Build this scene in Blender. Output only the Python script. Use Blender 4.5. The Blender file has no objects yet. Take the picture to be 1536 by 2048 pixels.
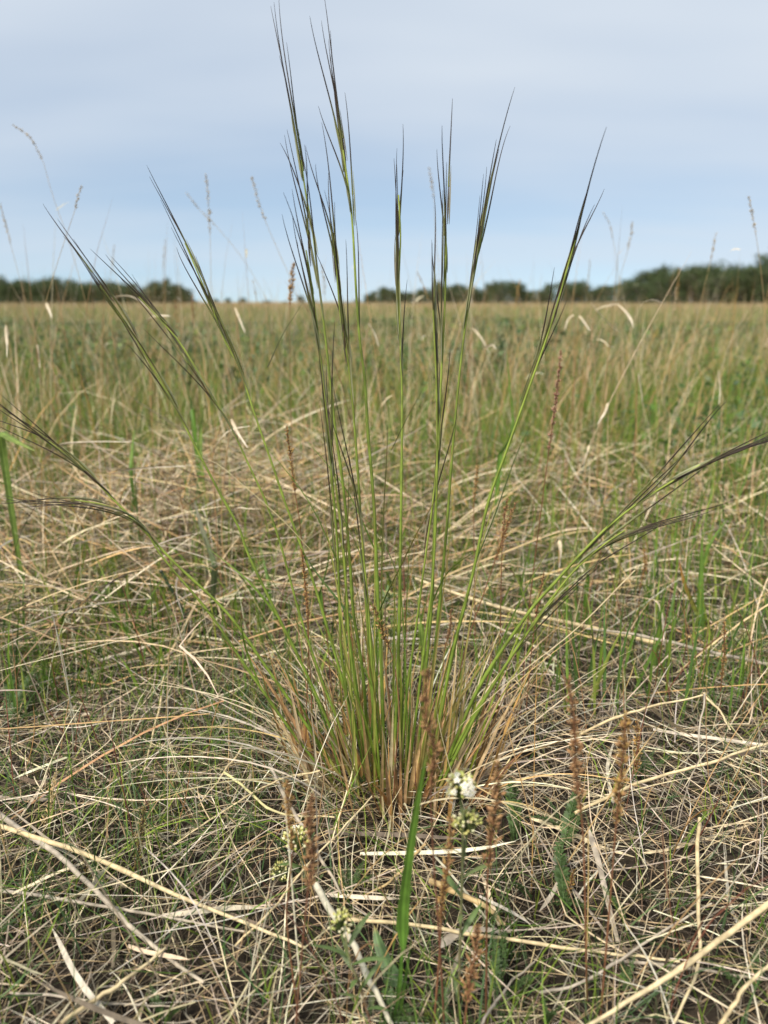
import bpy, math
import numpy as np

# ------------------------------------------------------------------ camera, sky, sun, exposure
CAM_H = 0.55
PITCH = math.radians(15.3)
FPX = 1538.0                      # focal length in pixels of the 1536 x 2048 photograph
S = bpy.context.scene
COL = S.collection
cam_d = bpy.data.cameras.new('camera')
cam_d.sensor_fit = 'VERTICAL'
cam_d.sensor_height = 36.0
cam_d.lens = 36.0 * FPX / 2048.0
cam_d.clip_start = 0.02
cam_d.clip_end = 6000.0
cam_d.dof.use_dof = True
cam_d.dof.focus_distance = 0.82
cam_d.dof.aperture_fstop = 4.6
cam = bpy.data.objects.new('camera', cam_d)
COL.objects.link(cam)
cam.location = (0, 0, CAM_H)
cam.rotation_euler = (math.pi / 2 - PITCH, 0, 0)
S.camera = cam

SUN_EL, SUN_AZ = math.radians(52), math.radians(215)     # azimuth measured clockwise from +Y
world = bpy.data.worlds.new('World')
S.world = world
world.use_nodes = True
wt = world.node_tree
wt.nodes.clear()


def wn(t, **k):
    n = wt.nodes.new(t)
    for a, b in k.items():
        setattr(n, a, b)
    return n


w_out = wn('ShaderNodeOutputWorld')
w_bg = wn('ShaderNodeBackground')
w_bg.inputs['Strength'].default_value = 0.086
w_sky = wn('ShaderNodeTexSky', sky_type='NISHITA', sun_disc=False, sun_elevation=SUN_EL, sun_rotation=SUN_AZ)
w_sky.air_density = 1.2
w_sky.dust_density = 0.6
w_sky.ozone_density = 0.5
w_tc = wn('ShaderNodeTexCoord')
w_sep = wn('ShaderNodeSeparateXYZ')
wt.links.new(w_tc.outputs['Generated'], w_sep.inputs[0])
w_abs = wn('ShaderNodeMath', operation='MAXIMUM')
wt.links.new(w_sep.outputs['Z'], w_abs.inputs[0])
w_abs.inputs[1].default_value = 0.0
w_add = wn('ShaderNodeMath', operation='ADD')
wt.links.new(w_abs.outputs[0], w_add.inputs[0])
w_add.inputs[1].default_value = 0.16
w_dx = wn('ShaderNodeMath', operation='DIVIDE')
wt.links.new(w_sep.outputs['X'], w_dx.inputs[0])
wt.links.new(w_add.outputs[0], w_dx.inputs[1])
w_dy = wn('ShaderNodeMath', operation='DIVIDE')
wt.links.new(w_sep.outputs['Y'], w_dy.inputs[0])
wt.links.new(w_add.outputs[0], w_dy.inputs[1])
w_comb = wn('ShaderNodeCombineXYZ')
wt.links.new(w_dx.outputs[0], w_comb.inputs[0])
wt.links.new(w_dy.outputs[0], w_comb.inputs[1])
w_lift = wn('ShaderNodeMath', operation='ADD')
wt.links.new(w_abs.outputs[0], w_lift.inputs[0])
w_lift.inputs[1].default_value = 0.13
w_vec = wn('ShaderNodeCombineXYZ')
wt.links.new(w_sep.outputs['X'], w_vec.inputs[0])
wt.links.new(w_sep.outputs['Y'], w_vec.inputs[1])
wt.links.new(w_lift.outputs[0], w_vec.inputs[2])
w_nrm = wn('ShaderNodeVectorMath', operation='NORMALIZE')
wt.links.new(w_vec.outputs[0], w_nrm.inputs[0])
wt.links.new(w_nrm.outputs[0], w_sky.inputs['Vector'])
w_map = wn('ShaderNodeMapping')
w_map.inputs['Scale'].default_value = (0.42, 0.95, 1)
w_map.inputs['Rotation'].default_value = (0, 0, 0.16)
w_map.inputs['Location'].default_value = (3.1, 0.35, 0)
wt.links.new(w_comb.outputs[0], w_map.inputs['Vector'])
w_no = wn('ShaderNodeTexNoise')
w_no.inputs['Scale'].default_value = 1.0
w_no.inputs['Detail'].default_value = 3.5
w_no.inputs['Roughness'].default_value = 0.42
wt.links.new(w_map.outputs[0], w_no.inputs['Vector'])
# thin high cloud: thick overhead, thinning out towards the horizon
w_el = wn('ShaderNodeMapRange', interpolation_type='SMOOTHSTEP')
wt.links.new(w_sep.outputs['Z'], w_el.inputs['Value'])
w_el.inputs['From Min'].default_value = 0.0
w_el.inputs['From Max'].default_value = 0.27
w_el.inputs['To Min'].default_value = 0.30
w_el.inputs['To Max'].default_value = 0.86
w_nr = wn('ShaderNodeMapRange')
wt.links.new(w_no.outputs['Fac'], w_nr.inputs['Value'])
w_nr.inputs['From Min'].default_value = 0.3
w_nr.inputs['From Max'].default_value = 0.7
w_nr.inputs['To Min'].default_value = -0.32
w_nr.inputs['To Max'].default_value = 0.32
w_fac = wn('ShaderNodeMath', operation='ADD', use_clamp=True)
wt.links.new(w_el.outputs[0], w_fac.inputs[0])
wt.links.new(w_nr.outputs[0], w_fac.inputs[1])
w_cloud = wn('ShaderNodeMix', data_type='RGBA')
wt.links.new(w_fac.outputs[0], w_cloud.inputs['Factor'])
wt.links.new(w_sky.outputs[0], w_cloud.inputs['A'])
w_cloud.inputs['B'].default_value = (4.7, 5.2, 5.8, 1)
wt.links.new(w_cloud.outputs['Result'], w_bg.inputs['Color'])
wt.links.new(w_bg.outputs[0], w_out.inputs[0])

sun_d = bpy.data.lights.new('sun', 'SUN')
sun_d.energy = 3.7
sun_d.angle = math.radians(13)
sun_d.color = (1.0, 0.93, 0.81)
sun = bpy.data.objects.new('sun', sun_d)
COL.objects.link(sun)
# direction the light travels: from the sun's azimuth, downwards
sun.rotation_euler = (math.pi / 2 - SUN_EL, 0, math.pi - SUN_AZ)

vs = S.view_settings
vs.view_transform = 'Standard'
vs.look = 'None'
vs.exposure = 0.8
vs.gamma = 1.0
vs.use_curve_mapping = False
S.cycles.max_bounces = 5
S.cycles.diffuse_bounces = 3
S.cycles.glossy_bounces = 2
S.cycles.transmission_bounces = 4
S.cycles.transparent_max_bounces = 4
S.cycles.use_denoising = True
S.cycles.denoiser = 'OPENIMAGEDENOISE'
S.cycles.denoising_prefilter = 'ACCURATE'

rng = np.random.default_rng(20240611)
CP, SP = math.cos(PITCH), math.sin(PITCH)


def ray(px, py):
    a = (px - 768.0) / FPX
    b = -(py - 1024.0) / FPX
    return np.array([a, CP + b * SP, -SP + b * CP])


def at(px, py, Y):
    """point of the picture at the real distance Y in front of the camera"""
    d = ray(px, py)
    return np.array([0, 0, CAM_H]) + d * (Y / d[1])


def ground_z(x, y):
    x = np.asarray(x, float)
    y = np.asarray(y, float)
    near = 0.010 * np.sin(7.1 * x + 1.3) * np.cos(6.3 * y - 0.4) + 0.006 * np.sin(17 * x - 5 * y) + 0.004 * np.cos(31 * y + 11 * x)
    mid = 0.05 * np.sin(0.9 * x + 0.6) * np.sin(0.7 * y + 0.5)
    r = np.sqrt(x * x + y * y)
    k = np.clip((r - 1.5) / 4, 0, 1)
    return near * (1 - 0.5 * k) + mid * k * np.clip(1.2 - r / 60, 0, 1)


def on_ground(px, py, lift=0.0):
    """where the line of sight through a picture point meets the ground"""
    d = ray(px, py)
    t = (CAM_H - lift) / -d[2]
    p = np.array([0, 0, CAM_H]) + d * t
    return p


# ------------------------------------------------------------------ mesh helpers
class Geo:
    def __init__(self):
        self.v, self.f3, self.f4, self.c, self.n = [], [], [], [], 0

    def add(self, v, quads=None, tris=None, col=(0.5, 0.5, 0.5)):
        v = np.asarray(v, float).reshape(-1, 3)
        c = np.asarray(col, float)
        if c.ndim == 1:
            c = np.tile(c[None, :3], (len(v), 1))
        self.v.append(v)
        self.c.append(c[:, :3])
        if quads is not None and len(quads):
            self.f4.append(np.asarray(quads, np.int64).reshape(-1, 4) + self.n)
        if tris is not None and len(tris):
            self.f3.append(np.asarray(tris, np.int64).reshape(-1, 3) + self.n)
        self.n += len(v)

    def mesh(self, name):
        v = np.concatenate(self.v)
        c = np.concatenate(self.c)
        q = np.concatenate(self.f4) if self.f4 else np.zeros((0, 4), np.int64)
        t = np.concatenate(self.f3) if self.f3 else np.zeros((0, 3), np.int64)
        me = bpy.data.meshes.new(name)
        me.vertices.add(len(v))
        me.vertices.foreach_set('co', v.astype(np.float32).ravel())
        loops = np.concatenate([q.ravel(), t.ravel()]).astype(np.int32)
        me.loops.add(len(loops))
        me.loops.foreach_set('vertex_index', loops)
        me.polygons.add(len(q) + len(t))
        st = np.concatenate([np.arange(len(q)) * 4, len(q) * 4 + np.arange(len(t)) * 3]).astype(np.int32)
        me.polygons.foreach_set('loop_start', st)
        me.polygons.foreach_set('use_smooth', np.ones(len(st), dtype=bool))
        me.update(calc_edges=True)
        a = me.color_attributes.new('col', 'FLOAT_COLOR', 'POINT')
        ca = np.concatenate([np.clip(c, 0, 1), np.ones((len(c), 1))], 1).astype(np.float32)
        a.data.foreach_set('color', ca.ravel())
        return me

    def build(self, name, mat, parent=None):
        me = self.mesh(name)
        me.materials.append(mat)
        o = bpy.data.objects.new(name, me)
        COL.objects.link(o)
        if parent is not None:
            o.parent = parent
            if parent.type == 'EMPTY':
                o.location = tuple(-a for a in parent.location)
        return o


def unit(a):
    return a / np.maximum(np.linalg.norm(a, axis=-1, keepdims=True), 1e-9)


def ribbons(g, pts, width, roll, col, fold=0.0):
    """pts (N,S,3), width (N,S), roll (N,) or (N,S) radians, col (N,3) or (N,S,3)"""
    N, Sg, _ = pts.shape
    d = np.gradient(pts, axis=1)
    d = unit(d)
    up = np.zeros_like(d)
    up[..., 2] = 1.0
    steep = np.abs(d[..., 2]) > 0.97
    up[steep] = (0, 1, 0)
    h = unit(np.cross(d, up))
    n = np.cross(h, d)
    roll = np.asarray(roll, float)
    if roll.ndim == 1:
        roll = np.repeat(roll[:, None], Sg, 1)
    side = np.cos(roll)[..., None] * h + np.sin(roll)[..., None] * n
    nor = np.cross(side, d)
    w = width[..., None] * 0.5
    if col.ndim == 2:
        col = np.repeat(col[:, None, :], Sg, 1)
    idx = np.arange(N * Sg).reshape(N, Sg)
    if fold == 0.0:
        v = np.stack([pts - side * w, pts + side * w], 2)
        a, b = idx[:, :-1] * 2, idx[:, 1:] * 2
        q = np.stack([a, a + 1, b + 1, b], -1).reshape(-1, 4)
        c = np.repeat(col[:, :, None, :], 2, 2)
    else:
        v = np.stack([pts - side * w, pts + nor * w * fold, pts + side * w], 2)
        a, b = idx[:, :-1] * 3, idx[:, 1:] * 3
        q = np.concatenate([np.stack([a, a + 1, b + 1, b], -1).reshape(-1, 4),
                            np.stack([a + 1, a + 2, b + 2, b + 1], -1).reshape(-1, 4)])
        c = np.repeat(col[:, :, None, :], 3, 2)
    g.add(v.reshape(-1, 3), quads=q, col=c.reshape(-1, 3))


def tubes(g, pts, rad, col, k=4):
    """pts (N,S,3), rad (N,S): closed-looking thin tubes"""
    N, Sg, _ = pts.shape
    d = unit(np.gradient(pts, axis=1))
    up = np.zeros_like(d)
    up[..., 0] = 0.3
    up[..., 1] = 0.9
    h = unit(np.cross(d, up))
    n = np.cross(h, d)
    ang = np.arange(k) * 2 * math.pi / k
    v = pts[:, :, None, :] + rad[:, :, None, None] * (np.cos(ang)[None, None, :, None] * h[:, :, None, :] + np.sin(ang)[None, None, :, None] * n[:, :, None, :])
    idx = np.arange(N * Sg * k).reshape(N, Sg, k)
    a, b = idx[:, :-1], idx[:, 1:]
    q = np.stack([a, np.roll(a, -1, 2), np.roll(b, -1, 2), b], -1).reshape(-1, 4)
    if col.ndim == 2:
        col = np.repeat(col[:, None, :], Sg, 1)
    c = np.repeat(col[:, :, None, :], k, 2)
    g.add(v.reshape(-1, 3), quads=q, col=c.reshape(-1, 3))


def smooth(P, n):
    """Catmull-Rom through the control points, n samples"""
    P = np.asarray(P, float)
    if len(P) == 2:
        return P[0] + (P[1] - P[0]) * np.linspace(0, 1, n)[:, None]
    Q = np.vstack([2 * P[0] - P[1], P, 2 * P[-1] - P[-2]])
    L = np.concatenate([[0], np.cumsum(np.linalg.norm(np.diff(P, axis=0), axis=1))])
    s = np.linspace(0, L[-1], n)
    i = np.clip(np.searchsorted(L, s, 'right') - 1, 0, len(P) - 2)
    t = ((s - L[i]) / (L[i + 1] - L[i]))[:, None]
    p0, p1, p2, p3 = Q[i], Q[i + 1], Q[i + 2], Q[i + 3]
    return 0.5 * (2 * p1 + (p2 - p0) * t + (2 * p0 - 5 * p1 + 4 * p2 - p3) * t * t + (3 * p1 - p0 - 3 * p2 + p3) * t ** 3)


def blade_curves(base, length, az, tilt0, bend, Sg, power=1.5, wob=0.0, kink=None):
    N = len(base)
    t = np.linspace(0, 1, Sg)[None, :]
    tilt = tilt0[:, None] + bend[:, None] * t ** power
    a = az[:, None] + wob * rng.normal(0, 1, (N, 1)) * t + wob * 0.6 * np.sin(t * 5 + rng.uniform(0, 6, (N, 1)))
    if kink is not None:
        kp = rng.uniform(0.3, 0.8, (N, 1))
        a = a + np.where(t > kp, 1.0, 0.0) * kink[:, None]
    d = np.stack([np.sin(tilt) * np.sin(a), np.sin(tilt) * np.cos(a), np.cos(tilt)], -1)
    step = (length / (Sg - 1))[:, None, None]
    p = np.cumsum(d * step, axis=1)
    p = np.concatenate([np.zeros((N, 1, 3)), p[:, :-1]], 1) + base[:, None, :]
    return p


def taper(N, Sg, w, a=0.75, tip=0.12):
    t = np.linspace(0, 1, Sg)
    pr = np.where(t < a, 1.0, 1 - (t - a) / (1 - a) * (1 - tip))
    pr = pr * (0.75 + 0.25 * np.minimum(t * 4, 1))
    return w[:, None] * pr[None, :]


def pick(pal, n, jit=0.12, p=None):
    pal = np.asarray(pal, float)
    i = rng.choice(len(pal), n, p=p)
    return np.clip(pal[i] * rng.uniform(1 - jit * 1.6, 1 + jit * 1.6, (n, 1)) * rng.uniform(1 - jit * .5, 1 + jit * .5, (n, 3)), 0.005, 0.9)


# ------------------------------------------------------------------ materials
def material(name, rough=0.6, trans=0.0, spec=0.3, streak=0.25, streak_scale=60.0, bump=0.0):
    m = bpy.data.materials.new(name)
    m.use_nodes = True
    nt = m.node_tree
    nt.nodes.clear()
    out = nt.nodes.new('ShaderNodeOutputMaterial')
    b = nt.nodes.new('ShaderNodeBsdfPrincipled')
    at_ = nt.nodes.new('ShaderNodeAttribute')
    at_.attribute_name = 'col'
    tc = nt.nodes.new('ShaderNodeNewGeometry')
    no = nt.nodes.new('ShaderNodeTexNoise')
    no.inputs['Scale'].default_value = streak_scale
    no.inputs['Detail'].default_value = 3
    nt.links.new(tc.outputs['Position'], no.inputs['Vector'])
    mr = nt.nodes.new('ShaderNodeMapRange')
    nt.links.new(no.outputs['Fac'], mr.inputs['Value'])
    mr.inputs['From Min'].default_value = 0.3
    mr.inputs['From Max'].default_value = 0.7
    mr.inputs['To Min'].default_value = 1 - streak
    mr.inputs['To Max'].default_value = 1 + streak
    mx = nt.nodes.new('ShaderNodeVectorMath')
    mx.operation = 'SCALE'
    nt.links.new(at_.outputs['Color'], mx.inputs[0])
    nt.links.new(mr.outputs[0], mx.inputs['Scale'])
    nt.links.new(mx.outputs[0], b.inputs['Base Color'])
    b.inputs['Roughness'].default_value = rough
    b.inputs['Specular IOR Level'].default_value = spec
    if bump:
        bp = nt.nodes.new('ShaderNodeBump')
        bp.inputs['Strength'].default_value = bump
        bp.inputs['Distance'].default_value = 0.002
        nt.links.new(no.outputs['Fac'], bp.inputs['Height'])
        nt.links.new(bp.outputs[0], b.inputs['Normal'])
    if trans:
        tr = nt.nodes.new('ShaderNodeBsdfTranslucent')
        nt.links.new(mx.outputs[0], tr.inputs['Color'])
        ms = nt.nodes.new('ShaderNodeMixShader')
        ms.inputs[0].default_value = trans
        nt.links.new(b.outputs[0], ms.inputs[1])
        nt.links.new(tr.outputs[0], ms.inputs[2])
        nt.links.new(ms.outputs[0], out.inputs[0])
    else:
        nt.links.new(b.outputs[0], out.inputs[0])
    return m


M_GREEN = material('green_blade', 0.5, 0.35, 0.4, 0.18, 90)
M_STRAW = material('dry_straw', 0.62, 0.10, 0.25, 0.28, 110)
M_CULM = material('green_culm', 0.5, 0.12, 0.35, 0.34, 55)
M_AWN = material('awn', 0.55, 0.05, 0.3, 0.25, 50)
M_SEED = material('seed_head', 0.8, 0.2, 0.15, 0.3, 300)
M_FLOWER = material('flower', 0.6, 0.3, 0.3, 0.06, 300)
M_LEAF = material('tree_leaf', 0.6, 0.3, 0.25, 0.2, 0.6)
M_BARK = material('bark', 0.85, 0.0, 0.15, 0.3, 3, 0.4)

m = bpy.data.materials.new('prairie_soil')
m.use_nodes = True
nt = m.node_tree
pb = nt.nodes['Principled BSDF']
pb.inputs['Roughness'].default_value = 0.95
pb.inputs['Specular IOR Level'].default_value = 0.1
geo = nt.nodes.new('ShaderNodeNewGeometry')
n1 = nt.nodes.new('ShaderNodeTexNoise')
n1.inputs['Scale'].default_value = 55
n1.inputs['Detail'].default_value = 8
n1.inputs['Roughness'].default_value = 0.7
nt.links.new(geo.outputs['Position'], n1.inputs['Vector'])
r1 = nt.nodes.new('ShaderNodeValToRGB')
r1.color_ramp.elements[0].position = 0.35
r1.color_ramp.elements[0].color = (0.016, 0.013, 0.010, 1)
r1.color_ramp.elements[1].position = 0.68
r1.color_ramp.elements[1].color = (0.06, 0.047, 0.034, 1)
nt.links.new(n1.outputs['Fac'], r1.inputs[0])
# farther out the ground is covered by sward too fine to tell apart: tan and green patches
n2 = nt.nodes.new('ShaderNodeTexNoise')
n2.inputs['Scale'].default_value = 0.09
n2.inputs['Detail'].default_value = 5
nt.links.new(geo.outputs['Position'], n2.inputs['Vector'])
r2 = nt.nodes.new('ShaderNodeValToRGB')
r2.color_ramp.elements[0].position = 0.32
r2.color_ramp.elements[0].color = (0.13, 0.14, 0.045, 1)
r2.color_ramp.elements[1].position = 0.5
r2.color_ramp.elements[1].color = (0.30, 0.225, 0.12, 1)
nt.links.new(n2.outputs['Fac'], r2.inputs[0])
ln = nt.nodes.new('ShaderNodeVectorMath')
ln.operation = 'LENGTH'
nt.links.new(geo.outputs['Position'], ln.inputs[0])
fr = nt.nodes.new('ShaderNodeMapRange')
fr.inputs['From Min'].default_value = 5
fr.inputs['From Max'].default_value = 25
nt.links.new(ln.outputs['Value'], fr.inputs['Value'])
gm = nt.nodes.new('ShaderNodeMix')
gm.data_type = 'RGBA'
nt.links.new(fr.outputs[0], gm.inputs['Factor'])
nt.links.new(r1.outputs[0], gm.inputs['A'])
nt.links.new(r2.outputs[0], gm.inputs['B'])
nt.links.new(gm.outputs['Result'], pb.inputs['Base Color'])
bmp = nt.nodes.new('ShaderNodeBump')
bmp.inputs['Strength'].default_value = 1.0
bmp.inputs['Distance'].default_value = 0.01
nt.links.new(n1.outputs['Fac'], bmp.inputs['Height'])
nt.links.new(bmp.outputs[0], pb.inputs['Normal'])
M_SOIL = m


# ------------------------------------------------------------------ tagging
def tag(o, label=None, cat=None, group=None, kind=None):
    if label:
        o['label'] = label
    if cat:
        o['category'] = cat
    if group:
        o['group'] = group
    if kind or cat:
        o['kind'] = kind or 'thing'
    return o


def empty(name, loc):
    o = bpy.data.objects.new(name, None)
    o.empty_display_size = 0.05
    COL.objects.link(o)
    o.location = tuple(float(a) for a in loc)
    return o


# ------------------------------------------------------------------ ground
g = Geo()
rr = np.concatenate([np.linspace(0.0, 2.5, 60), np.geomspace(2.6, 3000, 70)])
na = 160
aa = np.arange(na) * 2 * math.pi / na
X = rr[:, None] * np.sin(aa)[None]
Y = rr[:, None] * np.cos(aa)[None] + 0.9 * np.exp(-rr / 3)[:, None]
Z = ground_z(X, Y)
idx = np.arange(len(rr) * na).reshape(len(rr), na)
a, b = idx[:-1], idx[1:]
g.add(np.stack([X, Y, Z], -1), quads=np.stack([a, b, np.roll(b, -1, 1), np.roll(a, -1, 1)], -1).reshape(-1, 4))
o = g.build('ground', M_SOIL)
tag(o, 'dark brown soil of the prairie floor under the grass', None, None, 'structure')
if o.data.polygons[500].normal.z < 0:
    o.data.flip_normals()

# ------------------------------------------------------------------ trees on the skyline
LEAFPAL = [(0.056, 0.09, 0.03), (0.076, 0.11, 0.038), (0.045, 0.072, 0.027), (0.105, 0.115, 0.06)]


def tree_meshes(seed, h, w, leafy):
    r = np.random.default_rng(seed)
    gt = Geo()
    tips = []
    nst = r.integers(2, 5)
    for k in range(nst):
        a0 = r.uniform(0, 6.28)
        lean = r.uniform(0.02, 0.2)
        top = np.array([math.sin(a0) * lean * h + r.normal(0, .1), math.cos(a0) * lean * h, h * r.uniform(.75, .95)])
        b0 = np.array([math.sin(a0) * 0.12, math.cos(a0) * 0.12, -0.1])
        midp = (b0 + top) / 2 + r.normal(0, 0.12, 3)
        P = smooth([b0, midp, top], 7)
        gc = (0.26, 0.235, 0.20)
        tubes(gt, P[None], np.linspace(0.075, 0.02, 7)[None] * h / 6, np.array([gc]) * r.uniform(.7, 1.2), 5)
        for j in range(11):
            s = r.uniform(0.25, 1.0)
            p0 = P[min(6, int(s * 6))]
            aj = r.uniform(0, 6.28)
            L = w * r.uniform(0.25, 0.6) * (1.1 - 0.5 * s)
            p1 = p0 + np.array([math.sin(aj) * L, math.cos(aj) * L, L * r.uniform(0.5, 1.3)])
            p1[2] = min(p1[2], h)
            Q = smooth([p0, (p0 + p1) / 2 + r.normal(0, .08, 3), p1], 4)
            tubes(gt, Q[None], np.linspace(0.03, 0.01, 4)[None] * h / 6, np.array([gc]) * r.uniform(.7, 1.3), 3)
            for q in range(3):
                p2 = Q[2] + r.normal(0, 0.35, 3) + np.array([0, 0, .3])
                tubes(gt, np.stack([Q[1 + q % 3], p2])[None], np.array([[0.014, 0.006]]), np.array([gc]) * r.uniform(.8, 1.3), 3)
                tips.append(p2)
            tips.append(p1)
    for k in range(9):                           # suckers and brush round the foot
        a0, rr_ = r.uniform(0, 6.28), r.uniform(.3, .55) * w
        b0 = np.array([math.sin(a0) * rr_, math.cos(a0) * rr_, -.1])
        p1 = b0 + np.array([r.normal(0, .2), r.normal(0, .2), h * r.uniform(.22, .55)])
        tubes(gt, smooth([b0, (b0 + p1) / 2 + r.normal(0, .08, 3), p1], 4)[None], np.linspace(.03, .01, 4)[None], np.array([gc]) * r.uniform(.8, 1.4), 3)
        for f in (.25, .45, .65, .85, 1.0):
            tips.append(b0 + (p1 - b0) * f + r.normal(0, .12, 3))
    tips = np.array(tips)
    gl = Geo()
    keep = tips[(r.uniform(size=len(tips)) < leafy) | (tips[:, 2] > 0.82 * h)]
    n = 20
    c = np.repeat(keep, n, 0)
    cl = r.normal(0, 1, c.shape) * np.array([0.36, 0.36, 0.30]) * (w / 3)
    c = c + cl
    c = c[(c[:, 2] > 0.03 * h)]
    N = len(c)
    d1 = unit(r.normal(0, 1, (N, 3)))
    d2 = unit(np.cross(d1, r.normal(0, 1, (N, 3))))
    s = r.uniform(0.09, 0.19, (N, 1))
    v = np.stack([c - d1 * s, c + d2 * s * .7, c + d1 * s, c - d2 * s * .7], 1)
    pal = np.array(LEAFPAL)[r.integers(0, 4, N)] * r.uniform(.75, 1.3, (N, 1))
    gl.add(v.reshape(-1, 3), quads=np.arange(N * 4).reshape(-1, 4), col=np.repeat(pal, 4, 0))
    mt, ml = gt.mesh('trunk'), gl.mesh('crown')
    mt.materials.append(M_BARK)
    ml.materials.append(M_LEAF)
    return mt, ml


VAR = [tree_meshes(100 + i, 6.0, 3.2 + 0.3 * (i % 3), [0.95, 0.8, 0.45, 0.7, 0.25, 0.6, 0.9][i]) for i in range(7)]


def tree(px, dist, hpx, var, label, group):
    """hpx: picture row of the tree top"""
    top = at(px, hpx, dist)
    h = top[2]
    t = empty('tree', (top[0], dist, 0.0))
    t['label'], t['category'], t['group'] = label, 'tree', group
    s = h / 6.0
    for nme, me in zip(('trunk', 'crown'), VAR[var]):
        c = bpy.data.objects.new(nme, me)
        COL.objects.link(c)
        c.parent = t
    sx = max(s, 0.75) * rng.uniform(.9, 1.2)
    t.scale = (sx, sx, s)
    t.rotation_euler = (0, 0, rng.uniform(0, 6.28))


def skyline(xs, hs, step, dist, rows, spread, kind_, places, group, variants):
    """places: (right limit in the picture, where that stretch of the tree line stands)"""
    x = xs[0]
    while x < xs[-1]:
        for r_ in range(rows):
            dd = dist + r_ * spread + rng.uniform(-3, 3)
            hp = np.interp(x, xs, hs) + rng.normal(0, 4.5) + 4 * math.sin(x / 21.0) + 2.5 * math.sin(x / 9.0 + 1) - 5 * (rng.uniform() < .12) + (2 if r_ == 0 else -2)
            where = next((w_ for lim, w_ in places if x < lim), places[-1][1])
            front = '' if rows == 1 else (' front row' if r_ == 0 else ' rear row')
            tree(x + rng.normal(0, step * .25), dd, hp, int(rng.choice(variants)), kind_ + front + ' ' + where, group + front + ' ' + where)
        x += step * rng.uniform(.8, 1.2)


skyline([-90, 0, 60, 150, 260, 340, 380], [556, 558, 561, 565, 571, 577, 583], 15, 150, 2, 8, 'small leafy tree, left horizon line,',
        [(70, 'at the left picture edge'), (170, 'just left of the leftmost awns'), (245, 'behind the leftmost awn bundle'), (320, 'between the two left awn bundles'), (999, 'at the right end of that line')],
        'trees', [0, 1, 3, 5, 6])
skyline([735, 800, 900, 1000], [588, 582, 579, 572], 17, 190, 2, 8, 'small far tree, right horizon line,',
        [(795, 'between tall right awns and centre culm'), (885, 'between the two centre right awn bundles'), (1200, 'right of the centre right awns')],
        'trees', [0, 1, 2, 3, 5])
skyline([1000, 1080, 1130, 1200, 1250], [571, 576, 571, 572, 562], 17, 160, 2, 7, 'half bare tree, right horizon line,',
        [(1110, 'left of the rightmost upright awns'), (1999, 'right of the rightmost upright awns')],
        'trees', [2, 3, 4, 4, 5])
skyline([1255, 1300, 1380, 1450, 1536, 1630], [560, 551, 539, 531, 528, 528], 20, 125, 2, 7, 'taller green tree, right horizon line,',
        [(1330, 'where the line starts to rise'), (1440, 'behind the leaning pale stalks'), (1999, 'at the right picture edge')],
        'trees', [0, 1, 2, 4, 5, 6])
skyline([400, 500, 600, 735], [597, 596, 597, 596], 30, 300, 1, 8, 'tiny distant tree in the gap between horizon lines,',
        [(560, 'left of the tall awns'), (999, 'behind the tall awns')], 'trees', [1, 3])

# ------------------------------------------------------------------ stuff: the sward
STRAW = [(0.47, 0.355, 0.20), (0.56, 0.46, 0.295), (0.37, 0.275, 0.155), (0.32, 0.265, 0.20), (0.235, 0.16, 0.095)]
PALE = [(0.61, 0.52, 0.36), (0.54, 0.445, 0.29), (0.48, 0.425, 0.345), (0.66, 0.59, 0.45)]
GREYL = [(0.15, 0.118, 0.084), (0.10, 0.076, 0.05), (0.30, 0.25, 0.19), (0.06, 0.045, 0.03)]
GREEN = [(0.165, 0.255, 0.03), (0.115, 0.20, 0.03), (0.235, 0.30, 0.042), (0.08, 0.145, 0.028)]
FOREST = [(0.075, 0.135, 0.045), (0.10, 0.165, 0.055), (0.06, 0.11, 0.042)]
GOLD = [(0.45, 0.27, 0.10), (0.40, 0.25, 0.12), (0.52, 0.36, 0.17), (0.33, 0.19, 0.085)]


def wedge(n, y0, y1, k=1.0, pad=0.42, slope=0.66):
    """points on the ground in front of the camera; k = 1 even per area, below 1 denser nearby"""
    u = rng.uniform(size=n)
    e = k + 1.0
    y = (y0 ** e + u * (y1 ** e - y0 ** e)) ** (1 / e)
    x = rng.uniform(-1, 1, n) * (slope * y + pad)
    return np.stack([x, y, ground_z(x, y)], 1)


def field(x, y, s, ph):
    return 0.5 + 0.25 * (np.sin(x * s + ph) * np.cos(y * s * 1.13 - ph * 2) + np.sin(x * s * 2.3 - y * s * 1.7 + ph * 3))


def keep_where(p, s, ph, gain, bias):
    f = np.clip((field(p[:, 0], p[:, 1], s, ph) - 0.5) * gain + bias, 0.22, 1)
    return p[rng.uniform(size=len(p)) < f]


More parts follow.
